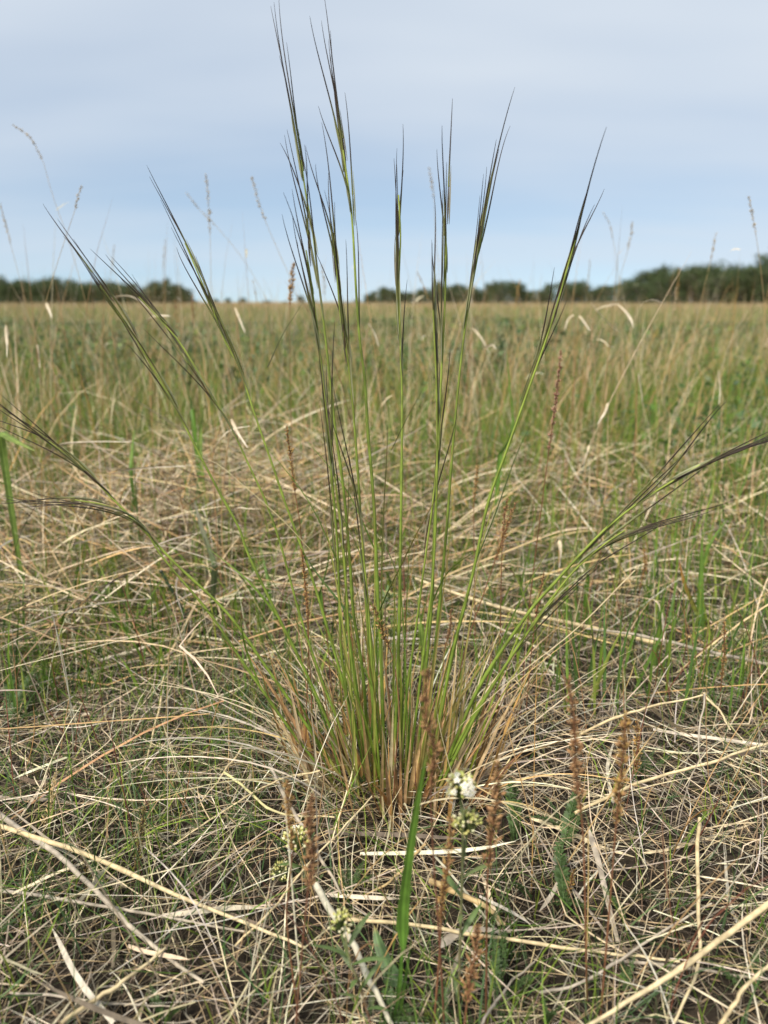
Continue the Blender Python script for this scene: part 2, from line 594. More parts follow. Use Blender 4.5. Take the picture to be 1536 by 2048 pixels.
# dead litter lying on the soil near the camera
g = Geo()
for (n, L0, L1, w0, w1, z0, z1, pal, tl) in (
        (15000, .025, .10, .0005, .0012, .001, .012, GREYL, .10),
        (16000, .006, .030, .0006, .0016, .000, .005, GREYL + STRAW[4:], .25),
        (13000, .03, .14, .0004, .0011, .003, .024, STRAW, .15),
        (3600, .05, .19, .0005, .0014, .008, .036, PALE, .18),
        (420, .05, .16, .0025, .0048, .004, .030, GREYL + PALE, .12)):
    p = wedge(n, .34, 1.75, .55)
    p[:, 2] += rng.uniform(z0, z1, n)
    az = rng.uniform(0, 6.28, n)
    tilt = np.pi / 2 + rng.normal(0, tl, n)
    bend = rng.normal(0, .30, n)
    kink = np.where(rng.uniform(size=n) < .14, rng.normal(0, .8, n), 0)
    L = rng.uniform(L0, L1, n)
    pts = blade_curves(p, L, az, tilt, bend * .6, 7, 1.2, .13, kink)
    gz = ground_z(pts[..., 0], pts[..., 1])
    pts[..., 2] = np.maximum(pts[..., 2], gz + .0015)
    ribbons(g, pts, taper(n, 7, rng.uniform(w0, w1, n)), rng.uniform(-1.0, 1.0, n), pick(pal, n))
o = g.build('straw_litter', M_STRAW)
tag(o, 'mat of dead tan and grey straw lying on the soil', 'litter', None, 'stuff')

# fine short green grass in the foreground
g = Geo()
p = keep_where(wedge(30000, .36, 1.8, .6), 4.2, 1.0, 2.0, .5)
right_bare = (p[:, 0] > 0.12) & (p[:, 1] < .95)
p = p[~right_bare | (rng.uniform(size=len(p)) < .28)]
n = len(p)
L = rng.uniform(.03, .125, n)
pts = blade_curves(p, L, rng.uniform(0, 6.28, n), rng.uniform(.1, 1.0, n), rng.normal(.5, .35, n), 5, 1.3, .2)
pts[..., 2] = np.maximum(pts[..., 2], ground_z(pts[..., 0], pts[..., 1]) + .002)
ribbons(g, pts, taper(n, 5, rng.uniform(.0007, .0017, n), .4), rng.uniform(-1.2, 1.2, n), pick(GREEN + FOREST, n))
o = g.build('short_green_grass', M_GREEN)
tag(o, 'fine short green grass growing up through the foreground litter', 'grass', None, 'stuff')

# upright dry stems of the foreground, sparse
g = Geo()
p = wedge(900, .45, 1.6, .8)
n = len(p)
pts = blade_curves(p, rng.uniform(.06, .22, n), rng.uniform(0, 6.28, n), rng.uniform(0, .45, n), rng.normal(.2, .3, n), 6, 1.3, .1)
tubes(g, pts, taper(n, 6, rng.uniform(.0005, .0008, n)), pick(GOLD + [(0.16, 0.05, 0.035), (0.2, 0.08, 0.05)] + PALE, n), 3)
o = g.build('thin_dry_stems', M_STRAW)
tag(o, 'sparse thin dry and reddish stems standing in the foreground litter', 'dry grass', None, 'stuff')

# flattened thatch of the middle distance
g = Geo()
n = 11500
p = wedge(n, 1.05, 3.2, .1)
p = keep_where(p, 1.9, 2.2, 2.2, .55)
heap = np.stack([rng.normal(-.38, .34, 2100), rng.normal(1.8, .36, 2100)], 1)     # the heaped straw left behind the tussock
heap = np.vstack([heap, np.stack([rng.normal(.75, .25, 500), rng.normal(1.7, .3, 500)], 1)])
hz = .13 * rng.uniform(0, 1, len(heap)) * np.exp(-((heap[:, 0] + .32) / .5) ** 2)
p = np.vstack([p, np.stack([heap[:, 0], heap[:, 1], ground_z(heap[:, 0], heap[:, 1]) + hz], 1)])
n = len(p)
p[:, 2] += rng.uniform(0, .09, n) * np.clip((p[:, 1] - .9) / .8, 0, 1)
L = rng.uniform(.10, .34, n)
az = rng.normal(1.4, .8, n) + np.where(rng.uniform(size=n) < .5, 3.14, 0)
pts = blade_curves(p, L, az, rng.uniform(.9, 1.55, n), rng.normal(.3, .25, n), 7, 1.2, .14, np.where(rng.uniform(size=n) < .2, rng.normal(0, .8, n), 0))
pts[..., 2] = np.maximum(pts[..., 2], ground_z(pts[..., 0], pts[..., 1]) + .004)
ribbons(g, pts, taper(n, 7, rng.uniform(.0012, .0032, n)), rng.uniform(-1.1, 1.1, n), pick(STRAW + PALE[:3] + GOLD[1:3] + GREYL[2:], n))
o = g.build('flattened_thatch', M_STRAW)
tag(o, 'heaps of flattened tan straw thatch behind the needle grass', 'dry grass', None, 'stuff')

# upright tan grass of the middle distance
g = Geo()
p = keep_where(wedge(25000, 1.3, 7.5, .42), 1.5, .3, 1.2, .6)
n = len(p)
hscale = np.clip(.45 + (p[:, 1] - 1.2) * .45, .45, 1)
L = rng.uniform(.12, .52, n) * hscale * (.7 + .6 * field(p[:, 0], p[:, 1], 2.4, .8))
pts = blade_curves(p, L, rng.uniform(0, 6.28, n), rng.uniform(0, .5, n), np.abs(rng.normal(.2, .5, n)), 6, 1.6, .12)
ribbons(g, pts, taper(n, 6, rng.uniform(.0011, .0026, n)), rng.uniform(-1.5, 1.5, n), pick(GOLD + STRAW[:3] + PALE[:2], n))
o = g.build('standing_dry_grass', M_STRAW)
tag(o, 'standing tan and gold dry grass of the middle distance', 'dry grass', None, 'stuff')

# green blades of the middle distance
g = Geo()
p = keep_where(wedge(40000, .95, 7.5, .3), 1.7, 4.0, 2.4, .6)
n = len(p)
hscale = np.clip(.4 + (p[:, 1] - 1.1) * .3, .4, 1)
L = rng.uniform(.07, .42, n) * hscale * (.7 + .6 * field(p[:, 0], p[:, 1], 2.1, 2.6))
pts = blade_curves(p, L, rng.uniform(0, 6.28, n), rng.uniform(0, .45, n), np.abs(rng.normal(.3, .4, n)), 6, 1.8, .1)
ribbons(g, pts, taper(n, 6, rng.uniform(.0012, .0036, n) * np.where(rng.uniform(size=n) < .22, 1.75, 1), .45, .05), rng.uniform(-1.5, 1.5, n), pick(GREEN, n), .35)
o = g.build('green_grass_blades', M_GREEN)
tag(o, 'upright green grass blades of the middle distance', 'grass', None, 'stuff')

# broader fresh blades standing in the litter round and behind the tussock
g = Geo()
for (cnt, y0, y1, k_, h0, h1, w0, w1) in ((3000, .92, 2.3, .5, .05, .19, .0022, .0050), (7500, 2.0, 5.5, .4, .14, .38, .0028, .0062), (4200, 1.35, 3.0, .5, .14, .34, .0016, .0042)):
    p = keep_where(wedge(cnt, y0, y1, k_), 2.6, 3.3, 2.2, .6)
    c_ = (np.abs(p[:, 0] - .0) < .1) & (p[:, 1] < 1.0)
    p = p[~c_]
    n = len(p)
    L = rng.uniform(h0, h1, n)
    pts = blade_curves(p, L, rng.uniform(0, 6.28, n), rng.uniform(0, .35, n), np.abs(rng.normal(.2, .35, n)), 7, 2.0, .1)
    cb = pick([(.17, .265, .04), (.13, .225, .04), (.235, .30, .055), (.10, .18, .045)], n)
    tt = np.linspace(0, 1, 7)[None, :, None]
    dry = (rng.uniform(size=(n, 1, 1)) < .35) * tt ** 4
    ribbons(g, pts, taper(n, 7, rng.uniform(w0, w1, n), .4, .05), rng.uniform(-1.3, 1.3, n), cb[:, None] * (1 - dry) + np.array([.45, .30, .10]) * dry, .5)
o = g.build('broad_green_grass', M_GREEN)
tag(o, 'broader fresh green blades standing up out of the straw', 'grass', None, 'stuff')

# the far sward, coarser with distance
g, g2 = Geo(), Geo()
for (n, y0, y1, k, w, h0, h1, sg) in ((30000, 6.5, 18, .3, .0045, .2, .46, 5), (26000, 17, 60, .2, .014, .25, .52, 4), (16000, 55, 150, .2, .05, .3, .56, 4)):
    p = wedge(n, y0, y1, k, 1.5, .62)
    n = len(p)
    gr = field(p[:, 0], p[:, 1], .55, 1.7) * .45 + np.clip(1.0 - (p[:, 1] - 6) / 60, 0, 1) * .74
    isg = rng.uniform(size=n) < np.clip(gr, .04, .88)
    for G_, mk, pal in ((g, ~isg, [(.36, .275, .155), (.30, .235, .14), (.41, .32, .19), (.27, .19, .10)]), (g2, isg, GREEN + FOREST)):
        q = p[mk]
        nn = len(q)
        L = rng.uniform(h0, h1, nn) * (1.0 if G_ is g else .85)
        pts = blade_curves(q, L, rng.uniform(0, 6.28, nn), rng.uniform(0, .4, nn), np.abs(rng.normal(.3, .4, nn)), sg, 1.5, .1)
        ribbons(G_, pts, taper(nn, sg, rng.uniform(.6, 1.5, nn) * w, .5), rng.uniform(-1.5, 1.5, nn), pick(pal, nn, .16))
o = g.build('far_dry_grass', M_STRAW)
tag(o, 'far tan grass spreading out to the horizon', 'dry grass', None, 'stuff')
o = g2.build('far_green_grass', M_GREEN)
tag(o, 'far green grass and herbs below the tan band of the horizon', 'grass', None, 'stuff')


# leafy herbs mixed into the green zone
g = Geo()
p = keep_where(wedge(6500, 2.2, 10, .35), 1.2, 5.1, 3.2, .42)
nl = 9
c = np.repeat(p, nl, 0)
N = len(c)
c[:, :2] += rng.normal(0, .05, (N, 2))
c[:, 2] += rng.uniform(.06, .34, N) * np.clip(c[:, 1] / 4, .5, 1)
e = unit(rng.normal(0, 1, (N, 3)) + np.array([0, 0, .3]))
f = unit(np.cross(e, rng.normal(0, 1, (N, 3))))
Ll = rng.uniform(.012, .026, (N, 1)) * np.clip(c[:, 1:2] / 5, .8, 1.8)
v = np.stack([c - e * Ll, c + f * Ll * .5, c + e * Ll, c - f * Ll * .5], 1)
g.add(v.reshape(-1, 3), quads=np.arange(N * 4).reshape(-1, 4), col=np.repeat(pick(FOREST + GREEN[1:2], N), 4, 0))
o = g.build('leafy_herbs', M_GREEN)
tag(o, 'low leafy green herbs mixed into the grass of the middle distance', 'herbs', None, 'stuff')


# tall wispy stems and bleached leaf bits that stand over the sward
g = Geo()
p = wedge(1900, 1.7, 11, .45)
n = len(p)
pts = blade_curves(p, rng.uniform(.35, .80, n), rng.uniform(0, 6.28, n), np.abs(rng.normal(0, .2, n)), np.abs(rng.normal(0, .35, n)), 8, 2.0, .1)
tubes(g, pts, taper(n, 8, rng.uniform(.0006, .0011, n)), pick(GOLD + STRAW[:2] + PALE[:1], n), 3)
NB = 380
j = rng.integers(0, n, NB)
tp = pts[j, rng.integers(3, 8, NB)]
pt2 = blade_curves(tp, rng.uniform(.02, .07, NB), rng.uniform(0, 6.28, NB), rng.uniform(.3, 1.4, NB), rng.uniform(.3, 2.0, NB), 5, 1.2, .5)
ribbons(g, pt2, taper(NB, 5, rng.uniform(.002, .0045, NB), .5), rng.uniform(-1.4, 1.4, NB), pick(PALE + GREYL[2:3], NB))
o = g.build('wispy_dry_stems', M_STRAW)
tag(o, 'tall wispy dry stems with bleached leaf bits over the middle distance', 'dry grass', None, 'stuff')

# ------------------------------------------------------------------ the needle grass tussock
base0 = on_ground(775, 1590)
TUS = empty('needle_grass_tussock', (base0[0], base0[1], 0.0))
tag(TUS, 'tall green needle grass tussock with long dark awns fanning out at centre', 'grass tussock')
C_LOW, C_HIGH = np.array([0.135, 0.21, 0.028]), np.array([0.25, 0.30, 0.055])
AWN_A, AWN_B = np.array([0.040, 0.026, 0.014]), np.array([0.022, 0.014, 0.012])

# (culm in the picture from base to panicle top, awn tips, depth at the top minus depth at the base, radius)
CULMS = [
    ([(738, 1585), (728, 1369), (707, 1225), (700, 1126), (687, 978), (672, 870), (660, 760), (648, 650), (637, 560), (625, 460), (612, 390), (602, 320)],
     [(541, 10), (547, 2), (557, -12), (570, 85), (559, 112), (575, 258), (569, 270), (559, 285), (604, 300)], .03, 1.25),
    ([(722, 1585), (700, 1430), (683, 1306), (679, 1200), (674, 1080), (664, 960), (656, 860), (647, 760), (635, 660), (622, 560), (612, 500)],
     [(566, 382), (566, 428), (586, 433), (581, 372), (609, 290), (596, 480), (640, 810)], -.02, 1.05),
    ([(770, 1590), (762, 1317), (754, 1160), (749, 1030), (743, 945), (736, 867), (731, 778), (728, 744), (720, 684), (713, 596), (705, 450), (696, 370), (686, 300)],
     [(617, 28), (648, -14), (645, 42), (658, 78), (663, 112), (692, 178), (637, 206), (668, 170), (712, 440), (660, 60)], .05, 1.4),
    ([(756, 1588), (745, 1400), (735, 1250), (727, 1110), (722, 1040), (716, 950), (709, 853), (702, 770), (692, 697), (681, 632), (674, 554), (666, 470)],
     [(632, 328), (640, 245), (610, 290), (656, 350), (650, 382), (668, 400), (632, 500), (690, 480)], .0, 1.1),
    ([(786, 1590), (797, 1300), (800, 1150), (803, 950), (804, 800), (800, 650), (798, 560), (801, 470), (797, 390)],
     [(806, 250), (788, 310), (794, 296), (807, 345), (790, 395), (789, 470), (796, 330), (814, 560)], .06, 1.2),
    ([(826, 1590), (860, 1250), (868, 1080), (878, 850), (884, 720), (890, 600), (892, 500), (891, 430)],
     [(905, 195), (883, 252), (873, 295), (888, 380), (896, 330), (864, 480)], .02, 1.2),
    ([(812, 1592), (848, 1300), (866, 1150), (874, 950), (873, 780), (869, 680), (866, 620)],
     [(869, 392), (864, 482), (872, 560)], -.05, 1.0),
    ([(842, 1588), (875, 1250), (893, 1060), (905, 900), (920, 740), (935, 620), (950, 540), (972, 420), (985, 350)],
     [(1028, 172), (1022, 245), (990, 284), (968, 350), (960, 390), (1006, 262), (975, 330), (1000, 300)], .04, 1.15),
    ([(856, 1590), (900, 1330), (945, 1150), (975, 1010), (1010, 910), (1035, 840), (1060, 770), (1085, 700), (1105, 640), (1128, 560), (1150, 480)],
     [(1215, 250), (1187, 335), (1209, 378), (1192, 412), (1107, 530), (1178, 370), (1150, 490), (1160, 450), (1135, 600)], -.02, 1.2),
    ([(868, 1595), (950, 1390), (1050, 1235), (1110, 1165), (1160, 1110), (1220, 1050), (1300, 990), (1400, 930)],
     [(1565, 852), (1580, 862), (1556, 874), (1572, 868), (1452, 798), (1440, 812), (1400, 880), (1545, 876), (1560, 860), (1575, 872)], -.05, 1.35),
    ([(862, 1612), (960, 1415), (1055, 1265), (1105, 1195), (1150, 1140), (1200, 1095), (1250, 1060)],
     [(1432, 1020), (1400, 1026), (1335, 1040), (1380, 1035), (1475, 1000), (1440, 905)], -.04, 1.2),
    ([(858, 1600), (950, 1425), (1040, 1290), (1085, 1225), (1110, 1195)],
     [(1172, 1148), (1200, 1130), (1230, 1085)], -.04, 1.0),
    ([(708, 1595), (620, 1460), (540, 1345), (456, 1228), (351, 1127), (286, 1059), (228, 1000), (160, 932), (98, 883)],
     [(-60, 755), (-40, 780), (-30, 800), (-45, 825), (-20, 845), (0, 790), (5, 815)], -.03, 1.2),
    ([(694, 1598), (600, 1485), (500, 1345), (420, 1228), (325, 1114), (280, 1045), (215, 1012), (150, 1000)],
     [(0, 1008), (15, 994), (28, 1018), (0, 1000), (60, 985)], -.03, 1.1),
    ([(716, 1588), (650, 1430), (600, 1320), (560, 1240), (497, 1110), (478, 1056), (433, 974), (391, 893), (359, 830), (317, 756), (275, 682), (242, 633), (200, 571)],
     [(83, 410), (110, 440), (150, 478), (128, 470), (165, 520), (255, 690), (190, 560), (180, 545)], .0, 1.15),
    ([(728, 1588), (690, 1480), (640, 1350), (600, 1230), (560, 1085), (530, 1000), (500, 935), (465, 860), (440, 818), (405, 760), (362, 688), (320, 640), (278, 594)],
     [(180, 502), (210, 508), (222, 516), (265, 545), (285, 658), (235, 545)], .04, 1.0),
    ([(742, 1586), (722, 1500), (682, 1350), (632, 1180), (593, 1067), (572, 1010), (547, 936), (536, 905), (506, 818), (480, 737), (450, 682), (424, 616), (398, 551), (370, 486)],
     [(288, 333), (301, 350), (340, 455), (350, 495), (391, 515), (320, 400), (405, 560)], .03, 1.1),
    ([(748, 1590), (718, 1420), (700, 1290), (693, 1180), (684, 1060), (670, 960), (662, 880)],
     [(640, 690), (655, 720), (650, 800), (668, 640)], -.06, 1.0),
    ([(764, 1594), (752, 1450), (742, 1300), (736, 1200), (729, 1130), (722, 1050)],
     [(697, 890), (664, 760), (655, 815)], -.03, 1.0),
    ([(800, 1590), (812, 1400), (830, 1270), (850, 1120), (866, 1000), (876, 900)],
     [(905, 700), (880, 720), (915, 830)], -.02, 1.0),
]

glume_mesh = None


def px_depths(pl, dY, n=60):
    pl = smooth(np.asarray(pl, float), n)
    y0 = on_ground(*pl[0])[1]
    t = np.linspace(0, 1, n)
    return pl, y0 + dY * t ** 1.4


for (pl, tips, dY, rad) in CULMS:
    q, dep = px_depths(pl, dY)
    P = np.array([at(a_[0], a_[1], d_) for a_, d_ in zip(q, dep)])
    P[0, 2] = ground_z(P[0, 0], P[0, 1]) - .005
    n = len(P)
    t = np.linspace(0, 1, n)
    r_ = rad * .00165 * (1 - .62 * t ** 1.2)
    for nd in (.32, .55):                       # slight swelling at the nodes where a sheath ends
        r_ = r_ * (1 + .28 * np.exp(-((t - nd - rng.uniform(-.04, .04)) / .012) ** 2))
    col = C_LOW + (C_HIGH - C_LOW) * (t[:, None] ** 1.1)
    col = col * rng.uniform(.85, 1.15)
    col[:6] = col[:6] * .5 + np.array([.30, .20, .08]) * .5
    g = Geo()
    tubes(g, P[None], r_[None], col[None], 6)
    culm = g.build('culm', M_CULM, TUS)
    # a leaf blade leaving a node of the culm
    for _ in range(int(rng.integers(0, 2))):
        i = int(rng.integers(14, 26))
        d = unit(P[i + 2] - P[i - 2])
        az = rng.uniform(0, 6.28)
        L = rng.uniform(.08, .16)
        e = unit(d + .45 * np.array([math.sin(az), math.cos(az) * .5, 0]))
        pts = smooth([P[i], P[i] + e * L * .5, P[i] + e * L + np.array([math.sin(az), math.cos(az), -.3]) * .02], 10)
        g = Geo()
        w = .0028 * (1 - np.linspace(0, 1, 10) ** 1.5) + .0003
        ribbons(g, pts[None], w[None], rng.uniform(-.8, .8, 1), np.array([C_LOW * 1.1]), .5)
        g.build('leaf_blade', M_GREEN, culm)
    for (tx, ty) in tips:
        tx, ty = tx + rng.normal(0, 2), ty + rng.normal(0, 3)
        Lt = rng.uniform(215, 350)
        dist = np.hypot(q[:, 0] - tx, q[:, 1] - ty)
        j = int(np.argmin(np.abs(dist - Lt) + np.where(t < .3, 1e4, 0)))
        j = min(j, n - 2)
        p0 = P[j]
        d0 = unit(P[j + 1] - P[j - 1])
        pt = at(tx, ty, dep[j] + (dY * .25) + rng.normal(0, .02))
        L = np.linalg.norm(pt - p0)
        off = unit(np.cross(d0, rng.normal(0, 1, 3))) * .0018
        p0 = p0 + off
        c1 = p0 + d0 * L * .38 + rng.normal(0, .0025, 3)
        c2 = p0 + (pt - p0) * .72 + rng.normal(0, .003, 3) + d0 * .004
        u = np.linspace(0, 1, 26)[:, None]
        B = (1 - u) ** 3 * p0 + 3 * u * (1 - u) ** 2 * c1 + 3 * u * u * (1 - u) * c2 + u ** 3 * pt
        fl = int(rng.integers(4, 9))            # the spikelet fills the first quarter, the awn the rest
        g = Geo()
        uu = np.linspace(0, 1, 26 - fl + 1)
        dark = rng.uniform(.75, 1.25)
        green = np.array([.15, .165, .045])
        ac = green[None] * (1 - np.clip(uu * 3, 0, 1))[:, None] + (AWN_A * (1 - uu[:, None]) + AWN_B * uu[:, None]) * dark * np.clip(uu * 3, 0, 1)[:, None]
        tubes(g, B[fl - 1:][None], (.00074 * (1 - uu) ** .75 + .00013)[None], ac[None], 4)
        g.build('awn', M_AWN, culm)
        g = Geo()
        sp = smooth(B[:fl + 2], 8)
        w = np.array([.0006, .0015, .0021, .0023, .0021, .0016, .001, .0003]) * rng.uniform(.9, 1.25)
        gc = .78 * np.array([(0.15, 0.165, 0.038), (0.17, 0.175, 0.05), (0.10, 0.11, 0.026), (0.075, 0.05, 0.025)])[rng.integers(0, 4)]
        tubes(g, sp[None], w[None] * .33, np.array([gc]), 5)
        # pale papery glume margin beside it
        side = smooth(B[:fl + 4] + off * .9, 8)
        ribbons(g, side[None], w[None] * .6, rng.uniform(-1, 1, 1), np.array([gc * .7 + np.array([.42, .42, .30]) * .3]), .5)
        g.build('spikelet', M_CULM, culm)


def tussock_leaf(name, mat, n, pal, L0, L1, t0, t1, b0, b1, w0, w1, rad, fold, power=1.6):
    for i in range(n):
        az = rng.uniform(0, 6.28)
        r0 = rad * math.sqrt(rng.uniform(.05, 1))
        bx, by = base0[0] + .01 + math.sin(az) * r0 * 1.35, base0[1] + .015 + math.cos(az) * r0 * .8
        bp = np.array([[bx, by, ground_z(bx, by) - .004]])
        L = np.array([rng.uniform(L0, L1)])
        a2 = az + rng.normal(0, .45)
        pts = blade_curves(bp, L, np.array([a2]), np.array([rng.uniform(t0, t1)]), np.array([rng.uniform(b0, b1)]), 12, power, .12)
        pts[..., 2] = np.maximum(pts[..., 2], ground_z(pts[..., 0], pts[..., 1]) + .003)
        c = pick(pal, 1, .14)
        tt = np.linspace(0, 1, 12)[None, :, None]
        tipc = np.array([.42, .27, .09])
        cc = c[:, None, :] * (1 - .55 * tt ** 6) + tipc * .55 * tt ** 6
        g = Geo()
        ribbons(g, pts, taper(1, 12, np.array([rng.uniform(w0, w1)]), .35, .06), rng.uniform(-1.2, 1.2, 1), cc, fold)
        g.build(name, mat, TUS)


tussock_leaf('leaf_blade', M_GREEN, 66, GREEN[:3] + [(.26, .26, .06), (.30, .25, .08)], .12, .40, .0, .34, .0, .4, .0020, .0036, .06, .6)
tussock_leaf('dead_sheath', M_STRAW, 150, GOLD + STRAW[:2], .06, .22, .0, .60, -.1, .3, .0025, .0056, .085, .6)
tussock_leaf('dead_leaf', M_STRAW, 170, PALE + STRAW[:2] + GOLD[2:3], .14, .34, .5, 1.05, .5, 1.2, .0010, .0020, .08, 0.0, .9)

# traced single leaves of the tussock
for pl, w, c0, c1 in (
        ([(759, 1222), (780, 1175), (801, 1134), (832, 1070), (862, 1015), (890, 972)], .0036, (.06, .105, .02), (.32, .22, .05)),
        ([(704, 1236), (668, 1190), (631, 1143), (605, 1101)], .0034, (.09, .16, .04), (.12, .19, .05)),
        ([(765, 1400), (763, 1200), (766, 1056), (774, 900), (775, 850)], .0022, (.12, .17, .03), (.08, .055, .025)),
        ([(690, 1400), (692, 1150), (697, 1000), (699, 890)], .0020, (.13, .18, .03), (.08, .05, .025)),
        ([(955, 1115), (990, 1030), (1035, 905), (1072, 830)], .0030, (.09, .15, .035), (.14, .2, .05)),
        ([(836, 1080), (880, 990), (905, 905), (912, 880)], .0018, (.5, .42, .26), (.35, .22, .08)),
        ([(626, 1105), (560, 1035), (480, 965), (430, 925), (360, 900)], .0013, (.48, .4, .2), (.55, .47, .3)),
        ([(1270, 1140), (1150, 1260), (1010, 1370), (890, 1480)], .0014, (.55, .45, .27), (.55, .45, .27)),
        ([(990, 1318), (1060, 1390), (1150, 1510), (1280, 1690), (1340, 1760)], .0016, (.10, .14, .03), (.3, .3, .1)),
        ([(535, 735), (565, 670), (590, 630), (615, 590)], .0016, (.14, .14, .09), (.34, .36, .16)),
        ([(783, 900), (812, 840), (850, 770), (868, 728)], .0014, (.06, .05, .03), (.2, .22, .06))):
    q = smooth(np.array(pl, float), 14)
    Yd = base0[1] + rng.uniform(-.05, .03)
    pts = np.array([at(a_[0], a_[1], Yd) for a_ in q])
    tt = np.linspace(0, 1, 14)[:, None]
    g = Geo()
    ribbons(g, pts[None], (w * (1 - .85 * tt[:, 0] ** 2.5))[None], np.array([.5]), (np.array(c0) * (1 - tt) + np.array(c1) * tt)[None], .5)
    g.build('leaf_blade', M_GREEN, TUS)


# ------------------------------------------------------------------ seed spikes
def spikelets(g, axis, width, cols, n, L, r):
    """small husks packed round an axis; axis (S,3)"""
    s = np.sort(r.uniform(0, 1, n))
    f = s * (len(axis) - 1)
    i = np.clip(f.astype(int), 0, len(axis) - 2)
    p = axis[i] + (axis[i + 1] - axis[i]) * (f - i)[:, None]
    d = unit(axis[i + 1] - axis[i])
    az = r.uniform(0, 6.28, n)
    h = unit(np.cross(d, np.array([.3, .9, .1])))
    k = np.cross(h, d)
    o_ = np.cos(az)[:, None] * h + np.sin(az)[:, None] * k
    env = 1.25 * width * (.35 + .65 * np.sin(np.pi * np.clip(s * .9 + .08, 0, 1)) ** .7) * (.45 + .75 * np.sin(s * r.uniform(14, 26) + r.uniform(0, 6)) ** 2) * r.uniform(.6, 1.3, n)
    e = unit(d + o_ * r.uniform(.3, 1.0, (n, 1)))
    st = p + o_ * (env * .1)[:, None]
    ll = (.45 * L + .45 * env) * r.uniform(.7, 1.3, n)
    md = st + e * (ll * .5)[:, None] + o_ * (env * .2)[:, None]
    tp = st + e * ll[:, None] + o_ * (env * .25)[:, None]
    wv = unit(np.cross(e, o_)) * (ll * .2)[:, None]
    nv = unit(np.cross(wv, e)) * (ll * .16)[:, None]
    v = np.stack([st, md + wv, md + nv, md - wv, md - nv, tp], 1)
    b = (np.arange(n) * 6)[:, None]
    tri = np.concatenate([b + np.array(x) for x in ((0, 1, 2), (0, 2, 3), (0, 3, 4), (0, 4, 1), (5, 2, 1), (5, 3, 2), (5, 4, 3), (5, 1, 4))])
    c = np.array(cols)[r.integers(0, len(cols), n)] * r.uniform(.75, 1.25, (n, 1))
    g.add(v.reshape(-1, 3), tris=tri, col=np.repeat(c, 6, 0))


RUST = [(0.36, 0.205, 0.095), (0.30, 0.165, 0.08), (0.43, 0.27, 0.135), (0.23, 0.125, 0.065)]
OLIVE = [(0.16, 0.12, 0.04), (0.12, 0.095, 0.035), (0.22, 0.16, 0.06)]
CREAM = [(0.58, 0.44, 0.22), (0.50, 0.37, 0.17), (0.62, 0.50, 0.30)]
AMBER = [(0.38, 0.23, 0.075), (0.30, 0.18, 0.065), (0.46, 0.31, 0.12)]
PINK = [(0.36, 0.20, 0.14), (0.30, 0.15, 0.10), (0.42, 0.27, 0.19)]
GREY = [(0.42, 0.35, 0.24), (0.36, 0.30, 0.21), (0.48, 0.40, 0.28)]


def spike(pl_head, pl_stem, Yd, wmm, cols, label, group, stemc=(.22, .10, .05), dens=1.0, name='seed_spike_grass', cat='grass spike', lmm=4.5):
    """pl_head: picture points from the tip of the head to its foot; pl_stem continues down"""
    if group == GS and Yd < .58:
        Yd, wmm = Yd * .88, wmm * .9
    r = np.random.default_rng(int(abs(pl_head[0][0] * 7 + pl_head[0][1] * 3)))
    pts = [at(a_[0], a_[1], Yd) for a_ in list(pl_head) + list(pl_stem)]
    last = pts[-1].copy()
    if last[2] > .01:                            # carry the stem on down into the sward
        dn = unit(pts[-1] - pts[-2])
        dn = unit(dn * np.array([.6, .6, 0]) + np.array([0, 0, -1.0]))
        pts.append(last + dn * (last[2] + .005) / -dn[2])
    pts = np.array(pts)
    nh = len(pl_head)
    foot = pts[-1]
    root = empty(name, (foot[0], foot[1], 0.0))
    tag(root, label, cat, group)
    sm = smooth(pts, 40)[::-1]
    g = Geo()
    tubes(g, sm[None], np.linspace(.0009, .0004, 40)[None], np.array([stemc]), 4)
    g.build('stem', M_STRAW, root)
    hd = smooth(pts[:nh], 24)[::-1]
    L = np.linalg.norm(np.diff(hd, axis=0), axis=1).sum()
    g = Geo()
    n = int(max(30, dens * 150 * (L / .06)))
    spikelets(g, hd, wmm / 1000 * (.62 if group == GM else .55 if group == GT else .88), cols, min(n, 460), lmm / 1000, r)
    g.build('seed_head', M_SEED, root)
    return root


GS = 'brown seed spikes in the foreground'
GT = 'tall dry stalks standing against the sky'
GM = 'seed spikes around the needle grass'
spike([(573, 852), (580, 905), (590, 985)], [(600, 1050), (612, 1200), (622, 1380)], .80, 5, AMBER + RUST[:1], 'slim orange brown seed spike left of centre, upper of the two in line', GM)
spike([(603, 1100), (610, 1165), (617, 1235)], [(616, 1330), (612, 1450)], .78, 5, AMBER + RUST[:1], 'slim orange brown seed spike left of centre, lower of the two in line', GM)
spike([(1122, 702), (1112, 800), (1098, 900)], [(1085, 1000), (1060, 1200), (1045, 1380)], 1.02, 6, PINK, 'tall pinkish brown seed spike right of the rightmost upright awn bundle', GM)
spike([(1015, 998), (1008, 1050), (1004, 1100)], [(1002, 1180), (1000, 1300)], .95, 6, RUST, 'short rusty seed spike beside a forked one, right of the tussock', GM)
spike([(1032, 1005), (1012, 1060), (990, 1122)], [(970, 1180), (930, 1300)], .92, 6, AMBER + RUST, 'leaning rusty seed spike crossing below the right culms', GM)
spike([(955, 932), (952, 965), (948, 1005)], [(948, 1080), (950, 1250)], 1.1, 5, AMBER, 'small faded seed spike just right of the upright green culms', GM)
spike([(748, 1214), (762, 1255), (782, 1305)], [(790, 1340), (798, 1420), (790, 1540)], .74, 7, OLIVE + AMBER, 'drooping olive seed spike hanging in front of the tussock middle', GM)
spike([(1288, 1098), (1290, 1130), (1280, 1175)], [(1276, 1230), (1270, 1330)], 1.25, 6, AMBER + RUST[:1], 'bushy amber seed spike under the drooping right awns', GM)
